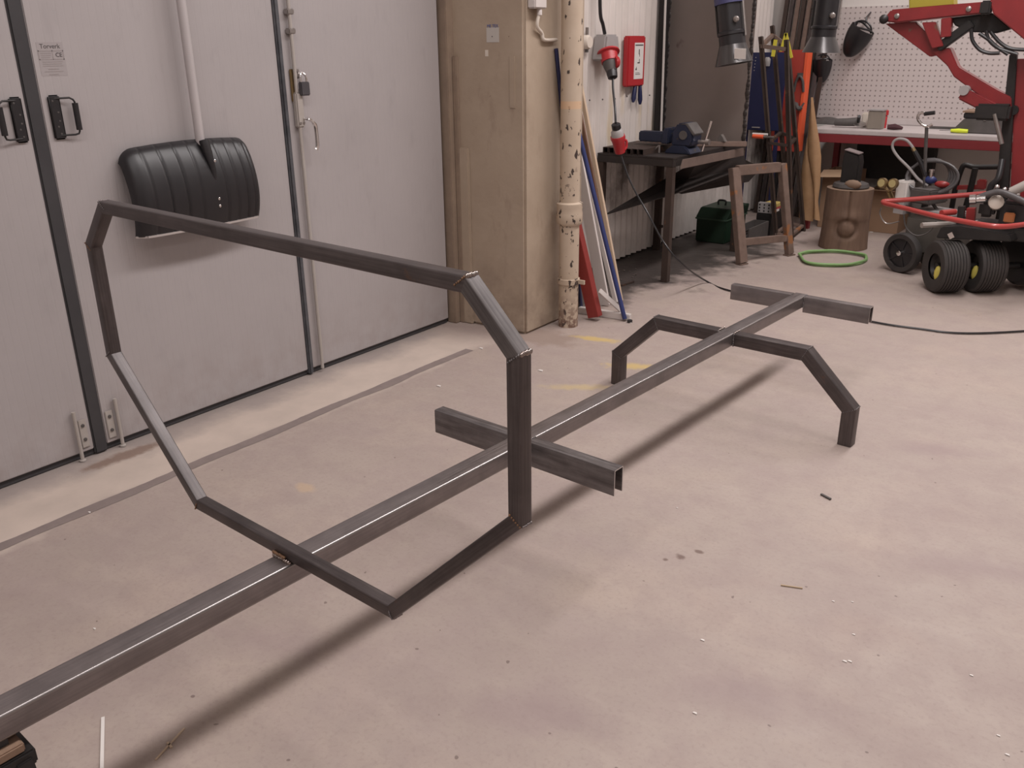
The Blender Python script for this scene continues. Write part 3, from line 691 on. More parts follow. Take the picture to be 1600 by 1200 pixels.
# red box with label and two dark tool handles
a, b = px(983, 56, WX + .045), px(1005, 134, WX + .045)
rb = thing('red_wall_box', 'red wall box with white pictogram label on the corrugated wall', 'wall box', (WX, (a.y + b.y) / 2, b.z))
ya, yb2 = a.y, a.y + .245
MB().b2((WX, ya, b.z), (WX + .045, yb2, a.z)).build('box_body', CEERED, rb, bev=.008)
la = (ya + .085, yb2 - .03); lz = (b.z + .05, a.z - .045)
lb = MB().b2((WX + .045, la[0], lz[0]), (WX + .0465, la[1], lz[1])).build('box_label', PAPER, rb, smooth=0)
mb = MB(); xx = WX + .0468
mb.b2((xx, la[0] + .008, lz[1] - .02), (xx + .0004, la[1] - .008, lz[1] - .012))
for (u, z, du, dz) in ((.06, .165, .012, .034), (.07, .15, .006, .02), (.045, .105, .035, .008), (.068, .112, .008, .022), (.02, .06, .018, .012), (.03, .07, .006, .012), (.02, .03, .07, .004), (.02, .04, .06, .003)):
    mb.b2((xx, la[0] + u, lz[0] + z), (xx + .0004, la[0] + u + du, lz[0] + z + dz))
mb.build('label_print', INK, lb, smooth=0)
for i, (q0, q1, lbl) in enumerate((((992, 136), (989, 160), 'left of two dark blue tool handles hanging below the red wall box'), ((1000, 134), (1000, 163), 'right of two dark blue tool handles hanging below the red wall box'))):
    p, q = px(*q0, WX + .03), px(*q1, WX + .03); c = (p + q) / 2
    tag(MB().tube([p + Z1 * .015, p, p.lerp(q, .3), p.lerp(q, .75), q], [.006, .012, .015, .018, .009], 10).build('pliers_grip', BLUE), lbl, 'pliers', 'tool handles below the red box')
# round white junction box
c = px(917, 66, WX + .02)
wj = thing('cream_switch', 'cream round wall fitting between drain pipe and grey socket', 'wall switch', c - Z1 * .045)
MB().lathe([(.045, 0), (.045, .03), (.036, .045)], c - X1 * .02, X1, 18).build('fitting_body', CREAMP, wj)
MB().tube([c + V((0, .0, .04)), c + V((.0, 0, .09))], .011, 8).build('cable_gland', ZINC, wj)
MB().tube([c + V((0, 0, -.04)), c + V((.0, 0, -.062))], .012, 8).build('lower_gland', DRAB, wj)
c = px(961, 74, WX + .02)
tag(MB().lathe([(.04, 0), (.04, .03), (.03, .045)], c - X1 * .02, X1, 18).build('cream_socket', CREAMP), 'cream round wall fitting just right of the grey industrial socket', 'wall socket')
# grey / red industrial socket with plug
cs = px(946, 72, WX + .06)
so = thing('industrial_socket', 'grey and red industrial power socket with plug on the corrugated wall', 'power socket', (WX, cs.y, cs.z - .2))
tp, bt = px(949, 54, WX + .06), px(952, 90, WX + .07)
MB().prism([(WX, tp.y - .075, tp.z), (WX, tp.y + .08, tp.z), (WX, bt.y + .1, bt.z + .0), (WX, bt.y - .12, bt.z - .02)], (.10, 0, 0)).build('socket_box', LGREY, so, bev=.012)
dv = (px(957, 118, WX + .16) - px(950, 80, WX + .09)).normalized(); c0 = px(950, 81, WX + .09)
MB().lathe([(.075, 0), (.078, .012), (.06, .02), (.056, .075)], c0, dv, 20).build('red_collar', CEERED, so)
MB().lathe([(.05, .07), (.048, .10), (.036, .14)], c0, dv, 18).build('plug_body', DRAB, so)
c1 = c0 + dv * .14
MB().lathe([(.036, 0), (.036, .015), (.032, .045), (.02, .05)], c1, dv, 12).build('plug_gland', BLACKP, so)
fp = px(963, 97, WX + .17); MB().lathe([(.034, -.012), (.04, 0), (.034, .012), (.02, .014)], fp, V((.5, .8, 0)), 16).build('red_flap', CEERED, so)
# cable from above
k0, k1 = px(937, -40, WX + .05), px(945, 54, WX + .05)
tag(MB().tube(smooth_path([k0, px(938, 20, WX + .05), px(942, 38, WX + .05), k1 + Z1 * .004], 5), .012, 8).build('supply_cable', BLACKP), 'thick black supply cable coming down to the grey industrial socket', 'cable')
# hanging lead and red inline plug
ce = c1 + dv * .05
pt = px(962, 193, WX + .3); pb = px(969, 238, WX + .3)
tag(MB().tube(smooth_path([ce, px(958, 140, WX + .2), px(961, 170, WX + .27), pt + Z1 * .005], 6), .0075, 8).build('hanging_lead', BLACKP), 'short black lead hanging from the industrial socket to the red connector', 'cable')
ic = thing('red_connector', 'red and grey inline power connector hanging above the steel table', 'connector', pb)
dv = (pb - pt).normalized(); L = (pb - pt).length
MB().lathe([(.022, 0), (.03, .006), (.03, .035), (.026, .04)], pt, dv, 12).build('gland', BLACKP, ic)
MB().lathe([(.028, .04), (.04, .055), (.043, L * .42)], pt, dv, 16).build('grey_shell', LGREY, ic)
MB().lathe([(.048, L * .42), (.05, L * .5), (.043, L * .6), (.034, L)], pt, dv, 16).build('red_shell', CEERED, ic)
lu = px(973, 226, WX + .3); MB().tube(smooth_path([lu + V((0, -.02, .03)), lu + V((.01, .025, .025)), lu + V((.01, .03, -.02)), lu + V((0, .0, -.04))], 4), .009, 8).build('cover_lug', CEERED, ic)
# long black cable: connector -> floor -> right edge
pts = [pb, px(985, 284, -2.9), px(1013, 335, -2.75), py(1040, 383, 5.05), py(1070, 416, 5.15), pz(1105, 440, .01), pz(1140, 454, .008), pz(1250, 477, .008), pz(1365, 503, .008), pz(1440, 514, .008), pz(1490, 520, .008), pz(1550, 520, .008), pz(1640, 514, .008), pz(1700, 505, .008), V((.6, 5.75, .008)), V((1.4, 6.1, .008)), V((2.6, 6.0, .008)), V((4.2, 6.3, .008))]
tag(MB().tube(smooth_path(pts, 8), .0058, 7).build('floor_cable', BLACKP), 'long thin black cable running from the red connector across the floor', 'cable')

# ================================================================== STEEL TABLE AND WHAT STANDS ON IT
TZ = .845
tx0, tx1, ty0, ty1 = -3.27, -2.685, 5.40, 6.62
tb = thing('steel_table', 'dark steel welding table against the corrugated wall', 'table', (-2.98, 6.0, 0))
MB().b2((tx0, ty0, TZ - .012), (tx1, ty1, TZ)).build('table_top', PLATED, tb, bev=.002)
for a, b in (((tx0, ty0), (tx1, ty0 + .045)), ((tx0, ty1 - .045), (tx1, ty1)), ((tx0, ty0 + .045), (tx0 + .045, ty1 - .045)), ((tx1 - .045, ty0 + .045), (tx1, ty1 - .045))):
    MB().b2((a[0], a[1], TZ - .06), (b[0], b[1], TZ - .0125)).build('apron_rail', PLATED, tb, bev=.002)
for x, y in ((tx1 - .025, ty0 + .025), (tx0 + .025, ty0 + .025), (tx0 + .03, 6.3), (tx1 - .025, ty1 - .025)):
    MB().b2((x - .024, y - .024, 0), (x + .024, y + .024, TZ - .0605)).build('leg', RUSTD, tb, bev=.002)
MB().b2((tx0 + .05, 6.28, .18), (tx0 + .07, 6.32, .2)).build('lug', RUSTD, tb)
# row of square tubes on the table
for i in range(7):
    x = -3.235 + i * .046; s = .04; t = .003; y0_, y1_ = 5.405 + random.uniform(0, .012), 6.1
    zz = TZ + .0005; prof = [(0, 0), (s, 0), (s, s), (0, s)]; inn = [(t, t), (s - t, t), (s - t, s - t), (t, s - t)]
    vs = [(x + a, y, zz + b) for y in (y0_, y1_) for a, b in prof + inn]
    fs = [(j, (j + 1) % 4, 8 + (j + 1) % 4, 8 + j) for j in range(4)] + [(4 + j, 12 + j, 12 + (j + 1) % 4, 4 + (j + 1) % 4) for j in range(4)]
    fs += [(j, 4 + j, 4 + (j + 1) % 4, (j + 1) % 4) for j in range(4)] + [(8 + j, 8 + (j + 1) % 4, 12 + (j + 1) % 4, 12 + j) for j in range(4)]
    tag(MB().add(vs, fs).build('square_tube', RUSTD, smooth=0), 'square steel tube on the table, %s of the row counted from the wall' % ('first', 'second', 'third', 'fourth', 'fifth', 'sixth', 'seventh')[i], 'steel tube', 'square tubes on the steel table')
tag(MB().b2((-3.2, 6.12, TZ + .0005), (-2.99, 6.3, TZ + .075)).build('steel_offcut', BOARD, bev=.004), 'grey brown steel block behind the row of tubes on the table', 'steel block')
# vise
vo = pz(1066, 246, TZ); vo.x = min(vo.x, -2.84); vy = 5.70; vx = -2.765
vi = thing('bench_vise', 'dark blue bench vise with shiny handle on the steel table', 'vise', (vx, vy, TZ))
def vp(*q): return V((vx + q[0], vy + q[1], TZ + q[2]))
MB().prism([vp(-.10, -.09, .001), vp(.10, -.09, .001), vp(.08, -.09, .03), vp(.05, -.09, .055), vp(-.05, -.09, .055), vp(-.08, -.09, .03)], (0, .18, 0)).build('base', BLUEV, vi, bev=.006)
MB().prism([vp(-.06, -.07, .05), vp(.085, -.07, .05), vp(.105, -.07, .1), vp(.095, -.07, .15), vp(.045, -.07, .205), vp(-.02, -.07, .2), vp(-.055, -.07, .14)], (0, .14, 0)).build('fixed_jaw', BLUEV, vi, bev=.01)
MB().b2(vp(-.33, -.04, .065), vp(-.05, .045, .135)).build('slide_bar', BLUEV, vi, bev=.008)
MB().prism([vp(-.14, -.075, .06), vp(-.08, -.075, .06), vp(-.075, -.075, .165), vp(-.12, -.075, .165)], (0, .15, 0)).build('moving_jaw', BLUEV, vi, bev=.008)
MB().prism([vp(.0, -.072, .196), vp(.055, -.072, .205), vp(.115, -.072, .135), vp(.1, -.072, .125), vp(.045, -.072, .19)], (0, .144, 0)).build('anvil_face', DRAB, vi, bev=.003)
MB().lathe([(.03, 0), (.03, .004)], vp(.03, -.073, .125), -Y1, 16).build('boss', DRAB, vi)
hc = py(1103, 222, vy); hp, hq = py(1112, 189, vy), py(1097, 236, vy)
MB().lathe([(.013, 0), (.013, .05), (.02, .052), (.02, .08)], V((hc.x - .055, vy, hc.z)), X1, 12).build('screw', ZINC, vi)
MB().tube([hp, hq], .008, 10).build('tommy_bar', CHROME, vi)
MB().tube([vp(-.18, -.11, .004), vp(-.13, -.11, .052)], .0055, 8).tube([vp(-.125, -.112, .005), vp(-.124, -.112, .055)], .007, 8).build('clamp_bolt', ZINC, vi)
# upright plate, post, white strip
plx1 = py(1166, 215, 6.36).x
sheet = tag(MB().b2((-3.285, 6.35, TZ + .0008), (plx1, 6.356, 2.3)).build('steel_screen', PLATE, smooth=0), 'large dark steel plate standing upright on the table like a screen', 'steel plate')
ln = MB()
for z in [TZ + .03 + .03 * i for i in range(38)]: ln.ball((-3.262 + .014 * noise.noise(V((0, 0, z * 9))), 6.349, z), random.uniform(.013, .024), 7, 4, (1, .3, 1.5))
ln.build('cut_edge', PLATED, sheet); ln = MB()
for z in [TZ + .03 + .028 * i for i in range(42)]: ln.ball((plx1 - .016 + .01 * noise.noise(V((3, 0, z * 9))), 6.349, z), random.uniform(.009, .02), 7, 4, (1, .3, 1.6))
ln.build('cut_edge', PLATED, sheet)
pp = px(1034, 100, XW + .06)
tag(MB().b2((XW + .04, pp.y - .045, TZ + .001), (XW + .085, pp.y + .035, 2.6)).build('steel_upright', BLACKM, bev=.002), 'black steel upright on the table at the corrugated wall left of the steel plate', 'post')
pa, pb_ = px(1034, 188, XW + .1), px(1041, -30, XW + .1)
tag(MB().bar(pa - Z1 * .12, pb_, .012, .012, Y1).build('lit_gap_strip', PAPER), 'thin white vertical strip painting in the lit gap between the black upright and the steel plate', 'strip')  # no lamp: white strip stands in for light showing through the gap
# rusty flat bar on the far table edge and wedge
p, q = pz(1106, 224, TZ + .012), pz(1180, 224, TZ + .012)
tag(MB().bar(V((-2.86, 6.10, TZ + .0195)), V((-2.55, 6.29, TZ + .0195)), .035, .035).build('rusty_bar', RUST, bev=.003), 'rusty square bar lying across the far table corner', 'steel bar')
wq = V((-2.71, 6.18, TZ + .0375))
tag(MB().prism([wq + V((-.03, 0, 0)), wq + V((.04, 0, 0)), wq + V((.02, 0, .03)), wq + V((.005, 0, .05)), wq + V((-.012, 0, .03))], (0, .04, 0)).build('steel_wedge', ZINC), 'small grey metal wedge standing on the rusty bar', 'wedge')
# plates stored slanting along the table side
def sheet_poly(name, pts, th, material, label):
    pts = [V(p) for p in pts]; n = (pts[1] - pts[0]).cross(pts[-1] - pts[0]).normalized() * th
    c = sum(pts, V((0, 0, 0))) / len(pts); k = len(pts)
    vs = pts + [c] + [p + n for p in pts] + [c + n]
    fs = [((i + 1) % k, i, k) for i in range(k)] + [(k + 1 + i, k + 1 + (i + 1) % k, 2 * k + 1) for i in range(k)] + [(i, (i + 1) % k, k + 1 + (i + 1) % k, k + 1 + i) for i in range(k)]
    return tag(MB().add(vs, fs).build(name, material, smooth=20), label, 'steel plate')
sheet_poly('steel_plate', [px(943, 336, -3.2), px(1040, 279, -2.95), px(1090, 250, -2.675), px(1162, 232, -2.66), px(1166, 262, -2.64), px(1062, 300, -2.72), px(1040, 307, -2.8)], .005, PLATED, 'long dark steel plate slanting under the table and tapering to the left')
sheet_poly('steel_plate', [px(1056, 300, -2.86), px(1165, 250, -2.73), px(1190, 262, -2.7), px(1170, 284, -2.72), px(1066, 303, -2.84)], .005, PLATED, 'second dark steel plate wedged under the table behind the slanting one')
bo = [px(1062, 264, -2.65), px(1160, 243, -2.62), px(1160, 231, -2.62), px(1066, 249, -2.65)]
tag(MB().prism(bo, (.012, 0, 0)).build('flat_bar', BOARD, bev=.002), 'wide brown flat bar hung along the right side of the steel table', 'flat bar')

# ================================================================== FLOOR UNDER THE TABLE
gb = thing('green_toolbox', 'dark green metal toolbox on the floor under the far end of the table', 'toolbox', pz(1118, 382))
g0 = pz(1096, 380); gx0, gx1, gy0, gy1 = -3.13, -2.87, 6.78, 7.2
MB().b2((gx0, gy0, 0.002), (gx1, gy1, .2)).build('box_body', GREEN, gb, bev=.008)
MB().prism([(gx0 - .006, gy0 - .008, .2), (gx0 + .02, gy0 + .03, .285), (gx0 + .02, gy1 - .02, .285), (gx0 - .006, gy1 + .008, .2)], (gx1 - gx0 + .012, 0, 0)).build('box_lid', GREEN, gb, bev=.006)
MB().b2((gx0 - .008, gy0 - .01, .188), (gx1 + .008, gy1 + .01, .202)).build('rim', mat('green_rim', (.05, .09, .06), .5), gb, bev=.003)
MB().tube(smooth_path([(gx0 + .1, gy0 + .2, .28), (gx0 + .1, gy0 + .2, .32), (gx1 - .1, gy0 + .2, .32), (gx1 - .1, gy0 + .2, .28)], 4), .008, 8).build('handle', BLACKM, gb)
# crate of offcuts seen through the rusty frame
cr = thing('offcut_crate', 'low dark crate of steel offcuts behind the rusty trestle', 'crate', (-2.7, 7.0, 0))
X0, X2 = -2.795, -2.665
MB().b2((X0, 6.78, .002), (X2, 7.2, .014)).b2((X0, 6.78, .014), (X0 + .01, 7.2, .15)).b2((X2 - .01, 6.78, .014), (X2, 7.2, .15)).b2((X0 + .01, 7.19, .014), (X2 - .01, 7.2, .15)).b2((X0 + .01, 6.78, .014), (X2 - .01, 6.79, .09)).build('crate_body', DRAB, cr)
for i in range(9):
    a = V((X0 + .02 + .004 * (i % 4), 6.81 + .036 * i, .03 + .013 * (i % 5))); b = a + V((random.uniform(.07, .085), random.uniform(-.012, .012), random.uniform(0, .05)))
    tag(MB().bar(a, b, .013, .011).build('steel_offcut', [STEEL_D, RUSTD, ZINC][i % 3]), 'steel offcut lying in the low crate behind the rusty trestle', 'offcut', 'offcuts in the crate')
tag(MB().b2((X0, 7.24, .002), (X2, 7.6, .20)).build('dark_crate', BLACKM, bev=.006), 'black plastic crate carrying the printed packets', 'crate')
pm = MB().b2((X0 + .005, 7.245, .202), (X2 - .005, 7.29, .29)).build('perforated_box', LGREY, bev=.003); tag(pm, 'grey perforated metal box end on the black crate', 'metal box')
for i in range(3):
    for j in range(3): MB().b2((-2.78 + .04 * i, 7.2435, .214 + .026 * j), (-2.768 + .04 * i, 7.2455, .227 + .026 * j)).build('hole', BLACKM, pm)
for c, sz, mtl, l in (((-2.73, 7.37, .2115), (.125, .11, .018), PAPER, 'white paper packet lying lowest behind the grey perforated box'), ((-2.73, 7.40, .232), (.12, .15, .02), mat('red_packet', (.42, .08, .08), .6), 'red printed packet lying behind the grey perforated box'), ((-2.728, 7.43, .256), (.12, .14, .025), mat('yellow_packet', (.5, .38, .12), .6), 'yellow printed packet lying on top of the red one'), ((-2.728, 7.545, .222), (.11, .07, .04), PAPER, 'white paper bundle at the far end of the black crate')):
    tag(MB().box(c, sz).build('paper_packet', mtl), l, 'packet')
# chips and shards
k = 0
for q in ((962, 423), (967, 426), (975, 424), (984, 425), (993, 421), (991, 431), (988, 437), (993, 430), (970, 438), (982, 403), (1033, 397), (1076, 431), (988, 434)):
    p = pz(*q); s = random.uniform(.006, .011)
    tag(MB().prism([p + V((-s, -s * .5, .001)), p + V((s, -s * .6, .001)), p + V((s * .5, s, .001))], (0, 0, s * .8)).build('metal_shard', CHROME, smooth=0), 'tiny shiny metal shard in the dirt beneath the steel table', 'shard', 'metal shards beneath the table')
for q in ((752, 545), (845, 580), (686, 604), (985, 505), (1058, 794), (1302, 940), (1332, 941), (1334, 992), (1320, 1034), (1328, 1034), (1098, 1001), (1086, 1115), (1560, 1150), (1574, 1180), (1518, 1056), (140, 801), (148, 983), (1378, 357), (1362, 363)):
    p = pz(*q); s = random.uniform(.0025, .0045) * (1 if q[1] > 700 else 2.4)
    tag(MB().prism([p + V((-s * 1.6, -s * .5, .0008)), p + V((s * 1.4, -s * .6, .0008)), p + V((s * .8, s * .8, .0008)), p + V((-s, s * .6, .0008))], (0, 0, s * .5)).build('white_chip', PAPER, smooth=0), 'tiny white paper or plastic chip lying on the concrete floor', 'chip', 'white chips on the floor')
def lie(name, a, b, w, h, material, label, cat): return tag(MB().bar(pz(*a, h / 2 + .001), pz(*b, h / 2 + .001), w, h).build(name, material, bev=0), label, cat)
lie('white_stick', (161, 1121), (159, 1215), .008, .004, PAPER, 'thin white plastic strip on the floor near the trestle', 'strip')
lie('wood_splinter', (288, 1138), (243, 1187), .004, .003, PINE, 'pale wood splinter on the floor right of the white strip', 'splinter')
lie('wood_splinter', (262, 1160), (268, 1168), .006, .003, PINE, 'tiny pale wood chip touching the splinter near the white strip', 'splinter')
lie('nail', (1283, 772), (1298, 780), .008, .006, DRAB, 'small dark nail on the floor at right below the arch leg', 'nail')
lie('wood_splinter', (1220, 914), (1254, 919), .005, .003, mat('straw', (.4, .3, .2), .7), 'thin straw coloured splinter on the open floor at right', 'splinter')
lie('rod_end', (970, 446), (990, 440), .016, .012, RUSTD, 'dark short rod end on the floor right of the blue rod', 'rod')

# ================================================================== RUSTY FRAME, TALL RACK, CORNER STOCK
lf = thing('rusty_trestle', 'low rusty welded steel trestle leaning in front of the toolbox', 'trestle', pz(1195, 405))
FL, FR_ = pz(1159, 413), pz(1233, 399); TL, TR_ = pz(1147, 262, .70), pz(1222, 256, .70)
LN = (FR_ - FL).normalized()
MB().bar(FL + Z1 * .012, TL, .05, .08, LN).build('upright', RUST, lf, bev=.003)
MB().bar(FR_ + Z1 * .012, TR_, .045, .062, LN).build('upright', RUST, lf, bev=.003)
dd = (TR_ - TL).normalized(); MB().bar(TL + dd * .027 - Z1 * .022, TR_ - dd * .024 - Z1 * .022, .048, .07).build('top_rail', RUST, lf, bev=.003)
lo, hi = FL.lerp(TL, .23), FR_.lerp(TR_, .2); MB().bar(lo + LN * .027, hi - LN * .026, .042, .05).build('lower_rail', RUST, lf, bev=.003)
for c in (FL, FR_): MB().box(c + Z1 * .005, (.085, .055, .009), (LN, V((-LN.y, LN.x, 0)), Z1)).build('foot_plate', RUST, lf, bev=.002)
for i in range(16):
    t = .12 + .52 * i / 16; MB().ball(FL.lerp(TL, t) + V((-.008, -.028, 0)), random.uniform(.007, .014), 6, 4, (1, .5, 1.6)).build('weld_spatter', ZINC if i % 3 else RUST, lf)
# tall rack of angle steel
rk = thing('steel_rack', 'tall narrow rusty steel rack of angle bars beside the table end', 'rack', (-2.55, 7.35, 0))
def up_line(a, b, y): return py(*a, y), py(*b, y)
U = []
for (t_, f_, y) in (((1188, 57), (1212, 376), 7.2), ((1228, 62), (1236, 374), 7.22), ((1206, 40), (1233, 361), 7.68), ((1229, 58), (1255, 359), 7.68)):
    p, q = up_line(t_, f_, y); q.z = .0; U.append((p, q))
for i, (p, q) in enumerate(U):
    MB().bar(q + Z1 * .001, p, .034, .005, Y1).build('upright', RUSTD, rk); MB().bar(q + V((.017, .0, .001)), p + V((.017, 0, 0)), .005, .034, Y1).build('upright_flange', RUSTD, rk)
for t, mtl in ((.955, RUST), (.49, RUSTD), (.03, RUST)):
    for i, j in ((0, 1), (2, 3), (1, 3), (0, 2)): MB().bar(U[i][1].lerp(U[i][0], t), U[j][1].lerp(U[j][0], t), .03, .03 if t > .9 else .022).build('cross_rail', mtl, rk, bev=.002)
gp = U[0][1].lerp(U[0][0], .505)
ot = thing('orange_tool', 'orange and white handled tool lying on the middle rail of the rack', 'tool', gp + V((-.04, -.02, .012)))
MB().tube([gp + V((-.12, -.035, .028)), gp + V((-.03, -.035, .026))], .016, 10).build('handle', ORANGE, ot); MB().tube([gp + V((-.03, -.035, .026)), gp + V((.06, -.035, .026))], .009, 8).build('shank', ZINC, ot)
MB().tube([gp + V((-.13, -.02, .045)), gp + V((.0, -.02, .045))], .009, 8).build('sleeve', PAPER, ot)
# yellow folded sticks
p = py(1213, 70, 7.45); q0, q1, q2 = py(1228, 52, 7.45), py(1238, 80, 7.45), py(1221, 68, 7.45)
ys_ = thing('yellow_folding_rule', 'bright yellow folding rule sticking up behind the rack top', 'folding rule', q1 - Z1 * .02)
MB().bar(q2 - Z1 * .06, q0, .022, .006, Y1).build('segment', YELL, ys_); MB().bar(q0, q1 - Z1 * .05, .022, .006, Y1).build('segment', YELL, ys_); MB().bar(py(1209, 72, 7.45) - Z1 * .08, py(1212, 62, 7.45), .03, .006, Y1).build('segment', YELL, ys_)
# blue stand
b0, b1 = py(1170, 82, 8.05), py(1213, 205, 8.05)
bs = thing('blue_panel_stand', 'dark blue perforated steel panel stand behind the rack', 'panel stand', (b0.x + .2, 8.07, 0))
MB().b2((b0.x, 8.05, b1.z), (b1.x + .03, 8.075, b0.z)).build('panel', BLUE, bs, bev=.004)
for x in (b0.x + .02, b1.x - .01): MB().bar((x, 8.09, 0), (x, 8.09, b1.z + .1), .03, .03, Y1).build('leg', BLUE, bs)
for q in ((1175, 90), (1181, 90)):
    for k in range(5): p = py(q[0] - k * .7, q[1] + k * 5, 8.049); MB().ball(p, .005, 6, 4).build('hole', LGREY, bs)
p = py(1181, 199, 8.045); MB().box(p, (.075, .006, .01)).build('label_strip', LGREY, bs)
p = py(1199, 94, 8.03); tag(MB().lathe([(.025, 0), (.028, .03), (.028, .06), (.015, .075)], p - Z1 * .05, Z1, 12).build('spray_can', LGREY), 'small pale grey canister hanging on the blue panel', 'canister')
# long steel stock in the corner
cols = (RUSTD, STEEL_D, RUST, RUSTD, RUST, STEEL_D, RUSTD, STEEL, RUSTD)
kinds = ('dark rusty', 'dark grey', 'reddish brown', 'dark brown', 'orange brown', 'blackish grey', 'deep brown', 'light grey', 'dull brown')
for i, xx in enumerate((1209, 1217, 1224, 1231, 1238, 1245, 1251, 1257, 1264)):
    a, b = py(xx, 0, 8.42), py(xx - 15, 90, 8.36); d = (a - b).normalized(); bot = b - d * (b.z / d.z); topp = b + d * 1.6
    bot.y = 8.32; bot.x = max(bot.x, -3.22 + .052 * i); topp.x = max(topp.x, -3.12 + .052 * i)
    lbl = '%s long steel bar standing in the corner, %s from the left' % (kinds[i], ('first', 'second', 'third', 'fourth', 'fifth', 'sixth', 'seventh', 'eighth', 'ninth')[i])
    tag(MB().bar(bot + Z1 * .002, topp, .036, .03, Y1).build('steel_bar', cols[i], bev=.002), lbl, 'steel bar', 'long bars in the corner')
# red wall cabinet
c0, c1_ = py(1222, 78, 8.2), py(1256, 238, 8.2)
rc = thing('red_wall_cabinet', 'red cabinet with bright orange edge on a bracket beside the rack', 'cabinet', (c0.x + .1, 8.25, 0))
cx1 = py(1259, 80, 8.2).x
MB().b2((c0.x - .03, 8.2, c1_.z), (cx1, 8.3, c0.z)).build('cabinet_body', ORRED, rc)
MB().prism([(cx1, 8.19, c0.z), (cx1 + .028, 8.19, c0.z), (cx1 + .028, 8.19, c1_.z), (cx1, 8.19, c1_.z)], (0, .115, 0)).build('orange_edge', ORANGE, rc, bev=.003)
p = py(1250, 125, 8.19)
MB().tube(smooth_path([p + V((-.045, 0, -.1)), p + V((-.03, -.012, -.01)), p + V((0, -.015, .03)), p + V((.03, -.012, -.01)), p + V((.04, 0, -.1))], 4), .012, 8).build('cabinet_handle', DRAB, rc)
MB().b2(p + V((-.025, -.012, .02)), p + V((.025, 0, .06))).build('handle_boss', DRAB, rc)
MB().b2((c0.x + .02, 8.22, 0), (c0.x + .06, 8.26, c1_.z)).build('post', BLACKM, rc)
p = py(1248, 166, 8.18)
tag(MB().tube(smooth_path([p + V((-.07, 0, -.03)), p + V((-.03, -.02, .01)), p + V((.01, -.02, -.02)), p + V((.03, -.01, .0)), p + V((.045, 0, .03))], 4), [.03] * 6 + [.02] * 6 + [.008] * 5, 8).build('work_glove', DRAB), 'grey work glove hanging on the red cabinet front', 'glove')
# tan leather blanket
def leather(side):
    pr_ = ([(1268, 152), (1264, 185), (1262, 215), (1262, 240), (1269, 280), (1272, 310), (1270, 340)], [(1270, 152), (1275, 190), (1280, 220), (1283, 245), (1281, 290), (1278, 315), (1281, 345)]) if side else ([(1262, 215), (1257, 235), (1253, 260), (1251, 290), (1250, 315), (1248, 340)], [(1264, 215), (1266, 235), (1271, 262), (1273, 290), (1276, 318), (1270, 346)])
    n = len(pr_[0])
    def fn(u, v):
        t = v * (n - 1); i = min(n - 2, int(t)); f = t - i
        a = V((*pr_[0][i], 0)).lerp(V((*pr_[0][i + 1], 0)), f); b = V((*pr_[1][i], 0)).lerp(V((*pr_[1][i + 1], 0)), f); c = a.lerp(b, u)
        p = py(c.x, c.y, 7.70 if side else 7.73); p.y -= .03 * math.sin(u * math.pi); p.z = max(.004, p.z); return p
    return fn
lb_ = thing('leather_apron', 'tan leather welding apron hanging to the floor at the bench end', 'apron', py(1266, 345, 7.7))
MB().grid(leather(1), 6, 24, (.0, .006, 0)).build('front_panel', LEATHER, lb_, smooth=60); MB().grid(leather(0), 6, 20, (.0, .006, 0)).build('back_panel', LEATHER, lb_, smooth=60)

# ================================================================== FUME HOODS
def hood(name, label, top, bot, y, rx, ang, extra):
    t, b = py(*top, y), py(*bot, y); ax = (b - t).normalized()
    o = thing(name, label, 'extraction hood', b)
    L = (b - t).length
    MB().lathe([(rx * .95, -1.3), (rx * .95, L * .48), (rx * 1.08, L * .5), (rx * 1.08, L * .54), (rx, L * .55), (rx, L * .72)], t, ax, 20).build('duct', BLACKP, o)
    MB().lathe([(rx * 1.02, L * .70), (rx * 1.06, L * .73), (rx * extra, L * .985), (rx * extra * 1.02, L), (rx * extra * .96, L), (rx * 1.0, L * .74)], t, ax, 24, caps=False).build('flare', mat(name + '_flare', (.05, .045, .045), .28, .4, (.07, .065, .065), 8), o)
    for s_ in (-1, 1):
        MB().tube([t + V((s_ * rx * 1.1, 0, -.0)), t + ax * L * .55 + V((s_ * rx * 1.12, 0, 0))], .008, 8).build('support_rod', ZINC if s_ > 0 else BLACKM, o)
    MB().lathe([(.02, 0), (.02, .02), (.01, .03)], t + ax * L * .3 + V((rx * .7, -rx * .75, 0)), V((.7, -.7, 0)), 10).build('clamp_knob', ZINC, o)
    return o, t, b, ax
h1, t1, b1_, ax1 = hood('extraction_hood', 'dark extraction hood with pale label above the steel table', (1139, 0), (1147, 100), 6.0, .088, 0, 1.42)
p = py(1152, 84, 5.885); MB().box(p + V((.02, .0, 0)), (.075, .002, .07), (V((.95, .25, -.05)).normalized(), V((-.25, .9, .35)).normalized(), V((.1, -.35, .93)).normalized())).build('pale_label', PAPER, h1)
MB().lathe([(.098, -.02), (.098, .025)], t1, ax1, 20).build('blue_ring', mat('blue_ring', (.05, .05, .13), .5), h1)
hood('extraction_hood', 'glossy black extraction hood in front of the pegboard corner', (1294, 0), (1283, 82), 6.9, .087, 0, 1.55)

